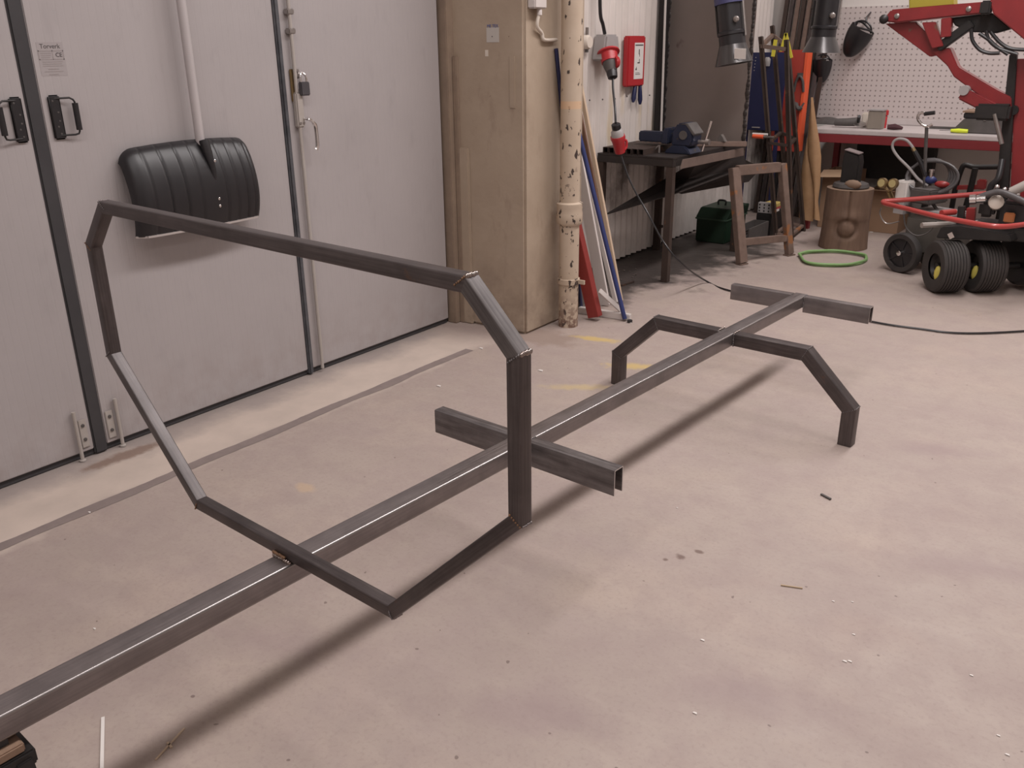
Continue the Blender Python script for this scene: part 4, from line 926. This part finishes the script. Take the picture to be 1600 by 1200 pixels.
# ================================================================== ON THE PEGBOARD AND BENCH
def helmet(name, label, q, y, s, tilt):
    c = py(*q, y); o = thing(name, label, 'helmet', c - Z1 * .15 * s)
    ax = V((math.sin(tilt), -.15, math.cos(tilt))).normalized(); sd = ax.cross(-Y1).normalized(); sd = sd if sd.x > 0 else -sd; fw_ = sd.cross(ax); fw_ = fw_ if fw_.y < 0 else -fw_
    def shell(u, v):                                     # deep rounded mask, open at the back and top
        a = (u - .5) * math.pi * 1.5; t = .14 + .86 * v; w = (.098 * (math.sin(math.pi * min(1, .30 + .70 * t)) ** .55 if t < .999 else 0) + .012) * s
        return c + sd * (w * math.sin(a)) + fw_ * (w * .72 * math.cos(a)) + ax * ((.15 - .31 * t) * s)
    MB().grid(shell, 20, 16, Y1 * .004).build('mask_shell', BLACKP, o, smooth=70)
    MB().tube([c + sd * (.083 * s * math.cos(a)) + fw_ * (.07 * s * math.sin(a)) + ax * (.115 + .012 * math.sin(2 * a)) * s for a in [k * math.pi / 10 for k in range(20)]], .009 * s, 8, closed=True).build('head_band', BLACKP, o)
    MB().tube([c + sd * (.08 * s * math.cos(a)) + ax * (.10 + .062 * math.sin(a)) * s for a in [k * math.pi / 10 for k in range(11)]], .008 * s, 8).build('crown_strap', BLACKP, o)
    def win(u, v):
        a = (u - .5) * 1.5; w = .1 * s; return c + sd * (w * math.sin(a)) + fw_ * (w * .76 * math.cos(a)) + ax * (.085 - .075 * v) * s
    MB().grid(win, 8, 4, Y1 * .003).build('visor_window', mat(name + '_visor', (.16, .15, .13), .4), o, smooth=60)
    h = c + ax * .15 * s; MB().tube([h, h + V((-.005, .01, .05 * s)), V((h.x - .005, YB - .024, h.z + .09 * s))], .007, 6).build('strap', BLACKP, o)
    return o
helmet('welding_helmet', 'black welding helmet hanging high on the pegboard', (1338, 62), 8.43, 1.0, .5)
helmet('welding_helmet', 'black welding helmet hanging low behind the glossy extraction hood', (1284, 108), 8.44, .78, .05)
def onb(qx, yy): p = py(qx, 200, yy); p.z = bz + .0008; return p
# items on the bench
p = onb(1290, 8.28)
tag(MB().grid(lambda u, v: p + V((-.14 + .3 * u, -.06 + .14 * v, .006 + .055 * math.sin(math.pi * u) ** .6 * math.sin(math.pi * v) ** .5)), 12, 8, (0, 0, -.005)).build('work_glove', DRAB, smooth=60), 'grey work glove lying flat at the left bench end', 'glove')
p = onb(1326, 8.0)
gl = thing('angle_grinder', 'dark angle grinder lying on the bench left of the small box', 'grinder', p)
MB().tube([p + V((-.12, 0, .04)), p + V((-.02, 0, .045)), p + V((.06, .02, .05))], [.03, .034, .038], 10).build('grinder_body', DRAB, gl); MB().lathe([(.055, 0), (.055, .006)], p + V((.08, .02, .03)), V((.2, -.3, 1)), 16).build('disc', ZINC, gl)
MB().tube([p + V((.07, .02, .05)), p + V((.09, -.05, .1))], .014, 8).build('side_handle', BLACKP, gl)
p = onb(1350, 8.1); tag(MB().prism([p + V((-.03, 0, 0)), p + V((.03, 0, 0)), p + V((.02, 0, .12)), p + V((-.035, 0, .125))], (0, .05, 0)).build('white_bottle', CREAMP, bev=.012), 'small cream bottle standing left of the grey tin on the bench', 'bottle')
p = onb(1368, 8.0)
bx = thing('parts_tin', 'grey brown square tin with dark lid edge on the bench', 'tin', p)
MB().b2(p + V((-.06, -.05, 0)), p + V((.055, .06, .145))).build('tin_body', mat('tin_front', (.24, .205, .17), .5, 0, (.2, .17, .14), 8), bx, bev=.004)
MB().b2(p + V((-.065, -.055, .146)), p + V((.06, .065, .158))).build('lid', LGREY, bx, bev=.003)
p = onb(1381, 8.12); tag(MB().lathe([(.018, 0), (.018, .09), (.012, .1), (.024, .105), (.024, .14), (.008, .15)], p, Z1, 12).build('spray_bottle', CEERED), 'small red topped spray bottle right of the grey tin', 'bottle')
p = onb(1397, 7.95); tag(MB().tube([p + V((-.055, 0, .022)), p + V((0, .01, .026)), p + V((.065, .0, .018))], [.018, .025, .012], 8).build('dark_rag', mat('maroon_rag', (.06, .02, .025), .8)), 'small dark maroon bundle on the bench right of the grey tin', 'rag')
p = onb(1498, 7.92)
kn = thing('utility_knife', 'lime green handled knife lying on the bench', 'knife', p)
MB().tube([p + V((-.055, 0, .018)), p + V((0, 0, .019)), p + V((.07, 0, .018))], [.012, .018, .015], 10).build('handle', LIME, kn); MB().bar(p + V((-.055, 0, .018)), p + V((-.14, .01, .016)), .012, .003).build('blade', DRAB, kn)
p = onb(1472, 8.25); tag(MB().bar(p + V((-.1, 0, .01)), p + V((.12, 0, .01)), .03, .018).build('flat_file', DRAB), 'dark flat file lying behind the lime green knife', 'file')
p = onb(1538, 8.05)
ca = thing('tool_case', 'dark grey tool case with lid on the right part of the bench', 'tool case', p)
MB().prism([p + V((-.23, -.1, 0)), p + V((.2, -.1, 0)), p + V((.2, -.1, .11)), p + V((-.14, -.1, .11))], (0, .3, 0)).build('case_body', DRAB, ca, bev=.006); MB().b2(p + V((-.15, -.09, .111)), p + V((.2, .2, .155))).build('case_lid', BLACKP, ca, bev=.006)
MB().b2(p + V((-.16, -.095, .156)), p + V((.02, .19, .168))).build('tray', PLANK, ca)
MB().b2(p + V((-.0, -.106, .1)), p + V((.02, -.1, .12))).build('latch', CHROME, ca)

# ================================================================== BELOW THE BENCH
def carton(name, label, lo, hi, flap):
    o = thing(name, label, 'cardboard box', ((lo[0] + hi[0]) / 2, (lo[1] + hi[1]) / 2, 0)); t = .006
    MB().b2(lo, (hi[0], lo[1] + t, hi[2])).b2((lo[0], hi[1] - t, lo[2]), hi).b2((lo[0], lo[1] + t, lo[2]), (lo[0] + t, hi[1] - t, hi[2])).b2((hi[0] - t, lo[1] + t, lo[2]), (hi[0], hi[1] - t, hi[2])).b2((lo[0] + t, lo[1] + t, lo[2]), (hi[0] - t, hi[1] - t, lo[2] + t)).build('carton_walls', CARD, o, smooth=0)
    for a, b, c in flap: MB().prism([V(a), V(b), V(b) + V(c), V(a) + V(c)], (0, 0, .005)).build('flap', CARD, o, smooth=0)
    return o
fa, fb, fc, fd = py(1279, 277, 7.80), py(1330, 277, 7.80), py(1334, 266, 7.94), py(1287, 266, 7.94)
co_ = carton('cardboard_carton', 'open brown cardboard carton with folded out flap behind the tree stump', (fd.x, 7.94, .002), (fc.x + .02, 8.26, fd.z - .002), [])
MB().prism([fa, fb, fc, fd], (0, 0, .006)).build('flap', mat('pale_cardboard', (.46, .31, .2), .8), co_, smooth=0)
carton('cardboard_carton', 'dark cardboard carton under the bench right of the tree stump', (-2.1, 7.98, .002), (-1.82, 8.32, .36), [((-2.1, 7.98, .355), (-1.82, 7.98, .355), (.02, -.12, .02))])
tag(MB().b2((-2.35, 8.36, .4), (-1.7, 8.5, .74)).b2((-2.35, 8.37, .002), (-2.31, 8.45, .4)).b2((-1.74, 8.37, .002), (-1.7, 8.45, .4)).build('under_bench_cabinet', BLACKM, bev=.004), 'black cabinet on legs in the shade under the bench', 'cabinet')
# tree stump with stake anvil
sc_ = V((-2.045, 7.235, 0)); sr = .165; sh = .47
stump = thing('tree_stump', 'upright tree stump with a knot used as anvil block', 'stump', sc_)
def bark(u, v):
    a = 2 * math.pi * u; r = sr * (1.08 - .2 * v * .0 - .06 * v if v < .5 else 1.05 + .03 * v) * (1 + .05 * noise.noise(V((math.cos(a) * 1.6, math.sin(a) * 1.6, v * 1.5)))) + .012 * (1 - v) ** 3
    ka = math.radians(-72); dz = v * sh - .17; da = (a - (2 * math.pi + ka) + math.pi) % (2 * math.pi) - math.pi
    d2 = (da * sr / .05) ** 2 + (dz / .045) ** 2
    r += .022 * math.exp(-d2) - .02 * math.exp(-((d2 ** .5 - 1.5) / .3) ** 2) + .018 * math.exp(-((da * sr / .09) ** 2 + ((dz - .09) / .05) ** 2))
    r -= .02 * math.exp(-(da * sr / .008) ** 2) * (1 if dz > .05 else 0)
    return sc_ + V((r * math.cos(a), r * math.sin(a), .002 + v * sh))
nu, nv = 96, 40; W_ = nu + 1
MB().grid(bark, nu, nv).build('trunk', WOODB, stump, smooth=80, fix=False)
MB().prism([bark(i / 48, 1) - Z1 * .004 for i in range(48)], (0, 0, .004)).build('end_grain', WOODE, stump)
an = thing('stake_anvil', 'dark stake anvil standing on the tree stump', 'anvil', sc_ + Z1 * (sh + .0025)); az = sh + .003
def ap(x, y, z): return sc_ + V((x, y, az + z))
MB().lathe([(.135, 0), (.14, .01), (.13, .035), (.1, .045)], ap(0, .01, 0), Z1, 18).build('base', DRAB, an)
MB().prism([ap(-.07, -.06, .03), ap(.06, -.06, .03), ap(.065, -.06, .2), ap(.05, -.06, .262), ap(-.06, -.06, .29), ap(-.07, -.06, .2)], (0, .12, 0)).build('stake', BLACKM, an, bev=.012)
MB().prism([ap(-.062, -.062, .29), ap(.052, -.062, .262), ap(.05, .062, .262), ap(-.06, .062, .29)], (0, 0, .006)).build('worn_face', mat('worn_face', (.3, .25, .25), .4, .5), an)
MB().ball(ap(.045, -.1, .04), .06, 10, 6, (1.1, .5, .6)).build('wood_wedge', WOODE, an)
# green hose ring
rc_ = V((-1.985, 6.815, .012))
pts = [pz(1250 + 0, 400, .01), pz(1262, 411, .01), pz(1290, 415, .01), pz(1330, 414, .01), pz(1350, 409, .01), pz(1354, 402, .01), pz(1340, 397, .012), pz(1310, 393.5, .012), pz(1275, 393.5, .012), pz(1256, 396, .01)]
gh = thing('green_hose_ring', 'light green hose ring lying on the floor before the tree stump', 'hose', (rc_.x, rc_.y, 0))
MB().tube(smooth_path(pts, 5, True), .0085, 8, closed=True).build('hose_turn', GREENH, gh)
MB().tube([q + V((.004 * math.sin(i), -.014 + .005 * math.cos(i * .7), .012)) for i, q in enumerate(smooth_path(pts, 5, True))], .0085, 8, closed=True).build('hose_turn', GREENH, gh)

# ================================================================== WASHER CART
CY = 6.78
ct = thing('washer_cart', 'grey wheeled washer cart with hose coil and chrome handle', 'cart', (-1.45, CY, 0))
wc = pz(1404, 426); wr = .142; wax = V((-.38, -.93, 0)).normalized()
WC = V((wc.x, wc.y + .02, wr))
w1 = MB().lathe([(wr * .72, -.03), (wr * .94, -.032), (wr, -.018), (wr, .018), (wr * .94, .032), (wr * .72, .03)], WC, wax, 36, closed=True).build('wheel', TYRE, ct)
MB().lathe([(wr * .76, -.02), (wr * .76, .012), (.03, .014)], WC, wax, 28).build('wheel_disc', BLACKP, w1)
MB().lathe([(.018, 0), (.018, .03), (.006, .036)], WC + wax * .012, wax, 12).build('hub_cap', CHROME, w1)
for k in range(5):
    a = k * 2 * math.pi / 5; e = Z1.cross(wax); d = e * math.cos(a) + Z1 * math.sin(a); MB().bar(WC + d * .03 + wax * .016, WC + d * wr * .74 + wax * .016, .012, .006, wax).build('spoke', BLACKP, w1)
W2 = WC - wax * .36
MB().lathe([(.02, -.03), (wr, -.032), (wr, .032), (.02, .03)], W2, wax, 28).build('wheel', TYRE, ct)
MB().tube([WC, W2], .012, 8).build('axle', ZINC, ct)
o1 = WC - wax * .2 + V((.1, .0, 0))
axx = V((-.38, -.93, 0)).normalized(); ayy = V((.93, -.38, 0)).normalized()
MB().box((o1.x, o1.y, .26), (.28, .36, .28), (axx, ayy, Z1)).build('tank', TANKG, ct, bev=.03, seg=3)
MB().box((o1.x, o1.y, .415), (.24, .3, .04), (axx, ayy, Z1)).build('tank_top', LGREY, ct, bev=.01)
c = py(1414, 297, CY); MB().box(c, (.10, .09, .14), (axx, ayy, Z1)).build('white_canister', PAPER, ct, bev=.01)
MB().box((c.x, c.y, .44), (.09, .08, .1), (axx, ayy, Z1)).build('canister_stand', LGREY, ct)
for q in ((1381, 286), (1398, 287)):
    c = py(*q, CY - .1); g = MB().lathe([(.03, 0), (.036, .004), (.036, .03), (.026, .032)], c, V((-.3, -.95, .1)), 18).build('gauge', BRASS, ct)
    MB().lathe([(.027, 0), (.027, .002)], c + V((-.3, -.95, .1)).normalized() * .033, V((-.3, -.95, .1)), 18).build('gauge_face', mat('gauge_face', (.42, .34, .16), .4), g)
ga = py(1390, 292, CY - .08); MB().tube([py(1382, 292, CY - .08), ga - Z1 * .03, py(1398, 292, CY - .08)], .012, 8).tube([ga - Z1 * .03, ga - Z1 * .14 + V((.04, .06, 0))], .018, 8).build('valve_block', BRASS, ct)
MB().tube([ga - Z1 * .12 + V((.03, .05, 0)), V((o1.x - .05, o1.y - .05, .4))], .016, 8).build('valve_pipe', RUSTD, ct)
# hose coil
cc = py(1456, 277, CY)
for k in range(4):
    rx, rz = .168 - .012 * k, .105 - .01 * k
    pts = [cc + V((rx * math.cos(a) - .01 * k, .05 * math.sin(a * 1) + .02 * k, rz * math.sin(a) + .012 * k * math.sin(a))) for a in [j * 2 * math.pi / 24 for j in range(24)]]
    MB().tube(pts, .0105, 8, closed=True).build('hose_coil', HOSEG, ct)
lp = [py(1420, 262, CY), py(1404, 246, CY), py(1395, 232, CY), py(1396, 222, CY), py(1404, 217, CY), py(1416, 219, CY), py(1424, 227, CY), py(1427, 232, CY)]
MB().tube(smooth_path([py(1450, 290, CY), py(1435, 280, CY)] + lp, 5), .0095, 8).build('hose_loop', LGREY, ct)
MB().tube([py(1426, 231, CY), py(1429, 236, CY)], .013, 8).build('brass_fitting', BRASS, ct)
MB().tube([py(1429, 236, CY), py(1440, 256, CY), py(1446, 275, CY)], [.015, .017, .015], 8).build('lance', BLACKP, ct)
MB().tube([py(1448, 199, CY), py(1446, 240, CY), py(1444, 300, CY), V((o1.x, o1.y, .4))], .012, 8).build('handle_post', DRAB, ct)
MB().tube(smooth_path([py(1457, 194, CY), py(1449, 198, CY), py(1441, 194, CY), py(1435, 187, CY), py(1435, 180, CY), py(1440, 176, CY), py(1445, 177, CY)], 4), .0105, 10).build('chrome_handle', CHROME, ct)
MB().tube([py(1444, 178, CY), py(1461, 176, CY)], .014, 10).build('handle_grip', BLACKP, ct)
c = py(1454, 281, CY); MB().ball(c, .035, 10, 6, (1.2, .6, .8)).build('blue_valve', BLUEROD, ct); MB().lathe([(.014, 0), (.014, .05), (.02, .052), (.02, .07)], c, Z1, 10).build('valve_stem', CHROME, ct)
c = py(1472, 288, CY); MB().ball(c, .04, 10, 6, (1.3, .6, .6)).build('red_pump', REDP, ct)
c = py(1452, 305, CY); MB().box(c, (.22, .16, .1), (axx, ayy, Z1)).build('pump_block', DRAB, ct, bev=.01)
MB().tube(smooth_path([py(1377, 325, CY), py(1375, 335, CY), py(1385, 349, CY), py(1405, 346, CY)], 5), .005, 6).build('wire_loop', ZINC, ct)
MB().tube(smooth_path([py(1412, 335, CY - .25), py(1416, 356, CY - .25), py(1432, 368, CY - .25), py(1452, 362, CY - .25), py(1463, 345, CY - .25)], 5), .005, 6).build('wire_loop', DRAB, ct)
# black tubular frame behind
tf = thing('tubular_stand', 'black tubular steel stand between washer cart and red machine', 'stand', V((-1.05, 7.15, 0))); TY = 7.1
MB().tube(smooth_path([V((*py(1488, 320, TY).to_2d(), 0)), py(1488, 320, TY), py(1494, 290, TY), py(1503, 263, TY), py(1509, 258, TY), py(1522, 261, TY), py(1545, 261, TY), py(1580, 260, TY)], 4), .019, 10).build('bent_tube', BLACKM, tf)
MB().tube([py(1524, 263, TY - .04), py(1513, 310, TY - .04), py(1503, 345, TY - .04), V((*py(1503, 345, TY - .04).to_2d(), 0))], .021, 10).build('upright', BLACKM, tf)
MB().bar(py(1490, 293, TY), py(1536, 292, TY), .03, .03).build('red_rail', REDP, tf); MB().box(py(1534, 288, TY), (.06, .05, .07)).build('red_bracket', REDP, tf, bev=.008)
MB().tube([V((*py(1575, 262, TY).to_2d(), 0)), py(1575, 262, TY)], .019, 10).build('upright', BLACKM, tf)

# ================================================================== RED MACHINE
mc = thing('red_machine', 'red hydraulic machine with folded boom and twin tyres at right edge', 'machine', (-.85, 6.5, 0))
tax = V((-.80, -.60, 0)).normalized()
def tyre(c, R_, w):
    pr_ = [(R_ * .5, -w * .42), (R_ * .78, -w * .5), (R_ * .93, -w * .47), (R_ * .985, -w * .4)]
    ng = 7; x0 = -w * .38
    for i in range(ng):
        a = x0 + (w * .76) * i / ng; b = x0 + (w * .76) * (i + .72) / ng; c2 = x0 + (w * .76) * (i + 1) / ng
        pr_ += [(R_, a), (R_, b), (R_ * .965, b + .0005), (R_ * .965, c2 - .0005)]
    pr_ += [(R_, w * .385), (R_ * .985, w * .4), (R_ * .93, w * .47), (R_ * .78, w * .5), (R_ * .5, w * .42)]
    t_ = MB().lathe([(r, h) for r, h in pr_], c, tax, 48, caps=False).build('tyre', TYRE, mc, smooth=30)
    MB().lathe([(R_ * .52, w * .2), (R_ * .52, w * .36), (R_ * .46, w * .36), (R_ * .40, w * .24), (R_ * .14, w * .22), (R_ * .14, w * .34), (.01, w * .34)], c, tax, 28).build('wheel_hub', BLACKM, t_)
    for a in (-.9,): 
        e = Z1.cross(tax); d = e * math.cos(a) + Z1 * math.sin(a); MB().ball(c + d * R_ * .3 + tax * w * .34, .035, 8, 5, (.7, .5, 1.5)).build('yellow_lug', YELHUB, t_)
    return t_
R1 = .17
f1 = pz(1468, 458); f2 = pz(1538, 458)
T1 = V((f1.x, f1.y + .05, R1)); T2 = T1 - tax * .245
tyre(T1, R1, .175); tyre(T2, R1, .175)
MB().tube([T1 - tax * .02, T2 - tax * .3], .022, 10).build('axle', BLACKM, mc)
MB().prism([py(1462, 372, 6.2), py(1580, 378, 6.2), py(1575, 366, 6.2), py(1500, 354, 6.2), py(1470, 355, 6.2)], (.1, .42, 0)).build('chassis', BLACKM, mc, bev=.006)
MB().lathe([(.19, 0), (.21, .02), (.21, .5), (.19, .52)], T2 - tax * .15 + V((.03, .1, .07)), -tax, 24).build('drum', BLACKP, mc)
# bumper loop
zb_ = .52
tip = py(1380, 315, 6.44); zb_ = tip.z - .005
MB().tube(smooth_path([py(1560, 300, 6.54), py(1530, 303, 6.53), py(1455, 309, 6.5)], 4) + smooth_path([py(1410, 312.5, 6.48), py(1388, 314, 6.46), tip, pz(1383, 318, zb_), pz(1395, 321, zb_)], 5) + smooth_path([pz(1420, 327, zb_), pz(1460, 337, zb_), pz(1500, 345, zb_), pz(1540, 352, zb_), pz(1570, 354, zb_), pz(1605, 350, zb_), pz(1660, 342, zb_)], 4), .0165, 10).build('guard_bar', REDF, mc)
MB().tube([pz(1471, 333, zb_), pz(1492, 331, zb_)], .02, 10).build('guard_stub', REDF, mc)
p, q = pz(1492, 333, zb_), pz(1492, 360, .35); MB().bar(py(1503, 322, 6.35), py(1500, 352, 6.35), .04, .04).build('guard_bracket', BLACKM, mc)
MB().bar(py(1518, 325, 6.4), py(1516, 352, 6.4), .05, .05).build('guard_bracket', REDP, mc)
# post
PYm = 6.55
a = [py(1588, 92, PYm), py(1660, 92, PYm), py(1650, 330, PYm), py(1577, 330, PYm)]
MB().prism(a, (0, .16, 0)).build('mast', REDM, mc, bev=.006)
a = [py(1577, 85, PYm - .03), py(1589, 85, PYm - .03), py(1575, 300, PYm - .03), py(1569, 330, PYm - .03), py(1550, 330, PYm - .03), py(1549, 310, PYm - .03), py(1559, 285, PYm - .03), py(1561, 240, PYm - .03)]
MB().prism(a, (0, .05, 0)).build('mast_edge', BLACKM, mc, bev=.004)
MB().lathe([(.03, 0), (.03, .03)], py(1584, 172, PYm), -Y1, 14).build('pivot_pin', BLACKM, mc)
# lower arm
a = [py(1455, 80, 6.5), py(1484, 74, 6.5), py(1497, 105, 6.5), py(1556, 140, 6.5), py(1580, 152, 6.5), py(1580, 178, 6.5), py(1560, 172, 6.5), py(1490, 120, 6.5), py(1480, 103, 6.5)]
MB().prism(a, (0, .1, 0)).build('lower_arm', REDM, mc, bev=.006)
MB().bar(py(1503, 146, 6.47), py(1560, 175, 6.47), .07, .07).build('arm_cylinder', REDM, mc, bev=.008)
MB().lathe([(.03, -.045), (.03, .045)], py(1508, 141, 6.47), Y1, 14).build('cylinder_pin', LGREY, mc)
MB().box(py(1552, 175, 6.46), (.2, .1, .1)).build('arm_knuckle', BLACKM, mc, bev=.015)
MB().tube([py(1554, 178, 6.42), py(1565, 225, 6.42)], .014, 8).build('gas_strut', ZINC, mc)
# boom
a = [py(1378, 33, 6.45), py(1392, 15, 6.45), py(1545, 2, 6.45), py(1545, 20, 6.45), py(1480, 27, 6.45), py(1400, 36, 6.45)]
MB().prism(a, (0, .15, 0)).build('boom', REDM, mc, bev=.008)
MB().ball(py(1381, 30, 6.44), .03, 10, 6).build('boom_tip', BLACKM, mc)
for q in ((1402, 25), (1514, 14)): MB().lathe([(.016, 0), (.016, .012), (.006, .016)], py(*q, 6.449), -Y1, 10).build('boom_bolt', ZINC, mc)
a = [py(1383, 37, 6.52), py(1430, 34, 6.52), py(1468, 70, 6.52), py(1475, 84, 6.52), py(1453, 89, 6.52)]
MB().prism(a, (0, .06, 0)).build('gusset', REDM, mc, bev=.004)
a = [py(1440, 35, 6.46), py(1462, 34, 6.46), py(1474, 72, 6.46), py(1456, 76, 6.46)]
MB().prism(a, (0, .05, 0)).build('gusset_rib', REDM, mc, bev=.004)
MB().bar(py(1480, 28, 6.48), py(1479, 58, 6.48), .06, .06).build('link', REDM, mc, bev=.004)
MB().bar(py(1466, 75, 6.5), py(1520, 36, 6.5), .06, .055).build('link_arm', BLACKM, mc, bev=.006)
a = [py(1484, 28, 6.5), py(1552, 20, 6.5), py(1580, 45, 6.5), py(1555, 52, 6.5), py(1515, 50, 6.5), py(1492, 40, 6.5)]
MB().prism(a, (0, .08, 0)).build('knuckle', BLACKM, mc, bev=.008)
a = [py(1546, 3, 6.4), py(1560, -20, 6.4), py(1680, -20, 6.4), py(1680, 95, 6.4), py(1600, 62, 6.4), py(1552, 22, 6.4)]
MB().prism(a, (0, .12, 0)).build('boom_plate', REDM, mc, bev=.006)
MB().box(py(1541, 12, 6.42), (.06, .08, .08)).build('boom_joint', BLACKM, mc, bev=.01)
MB().prism([py(1420, -14, 6.47), py(1490, -16, 6.47), py(1490, 8, 6.47), py(1420, 14, 6.47)], (0, .12, 0)).build('yellow_cover', OLIVE, mc, bev=.006)
for pts in ([(1518, 45), (1519, 62), (1530, 77), (1545, 83), (1562, 83)], [(1541, 48), (1545, 62), (1560, 75), (1590, 85)], [(1530, 52), (1545, 62), (1556, 72), (1575, 85)], [(1548, 50), (1562, 66), (1580, 76), (1610, 78)]):
    MB().tube(smooth_path([py(*q, 6.44) for q in pts], 5), .011, 8).build('hydraulic_hose', BLACKP, mc)
# hydraulics above the chassis
EY = 6.35
MB().b2(V((py(1520, 345, EY).x, 6.3, .36)), V((py(1640, 345, EY).x, 6.6, .44))).build('deck', BLACKM, mc, bev=.01)
MB().b2(V((py(1560, 345, EY).x, 6.33, .44)), V((py(1650, 345, EY).x, 6.6, .6))).build('engine_block', BLACKP, mc, bev=.02)
MB().box(py(1543, 326, EY), (.09, .1, .1)).build('pump', BLACKM, mc, bev=.02)
MB().lathe([(.045, 0), (.045, .06), (.03, .07)], py(1555, 318, EY), V((.2, -.9, .3)), 14).build('filter', CREAMP, mc)
MB().lathe([(.03, 0), (.03, .035), (.024, .04), (.024, .09)], py(1515, 312, 6.25), V((.95, .1, .15)), 14).build('hose_coupling', CHROME, mc)
MB().tube(smooth_path([py(1524, 311, 6.26), py(1545, 303, 6.27), py(1562, 300, 6.27), py(1580, 306, 6.25), py(1610, 320, 6.2)], 5), .02, 10).build('thick_hose', HOSEG, mc)
MB().tube(smooth_path([py(1552, 322, 6.4), py(1546, 305, 6.4), py(1549, 290, 6.4), py(1560, 278, 6.4), py(1566, 250, 6.45)], 5), .02, 10).build('thick_hose', BLACKP, mc)
MB().tube([py(1580, 300, 6.3), py(1605, 288, 6.3)], .03, 10).build('exhaust', GREYPAINT, mc)
for q in ((1558, 292), (1570, 296), (1578, 300), (1590, 304), (1596, 312)): MB().ball(py(*q, 6.3), .016, 8, 5).build('fitting', CHROME, mc)
MB().box(py(1577, 340, 6.28), (.06, .03, .06)).build('warning_patch', mat('amber_patch', (.35, .12, .04), .5), mc, bev=.006)
MB().tube([pz(1440, 352, .42), pz(1530, 348, .42)], .018, 8).build('tie_tube', GREYPAINT, mc)
MB().bar(py(1484, 364, 6.15), py(1488, 372, 6.15), .012, .03).build('bright_plate', CHROME, mc)
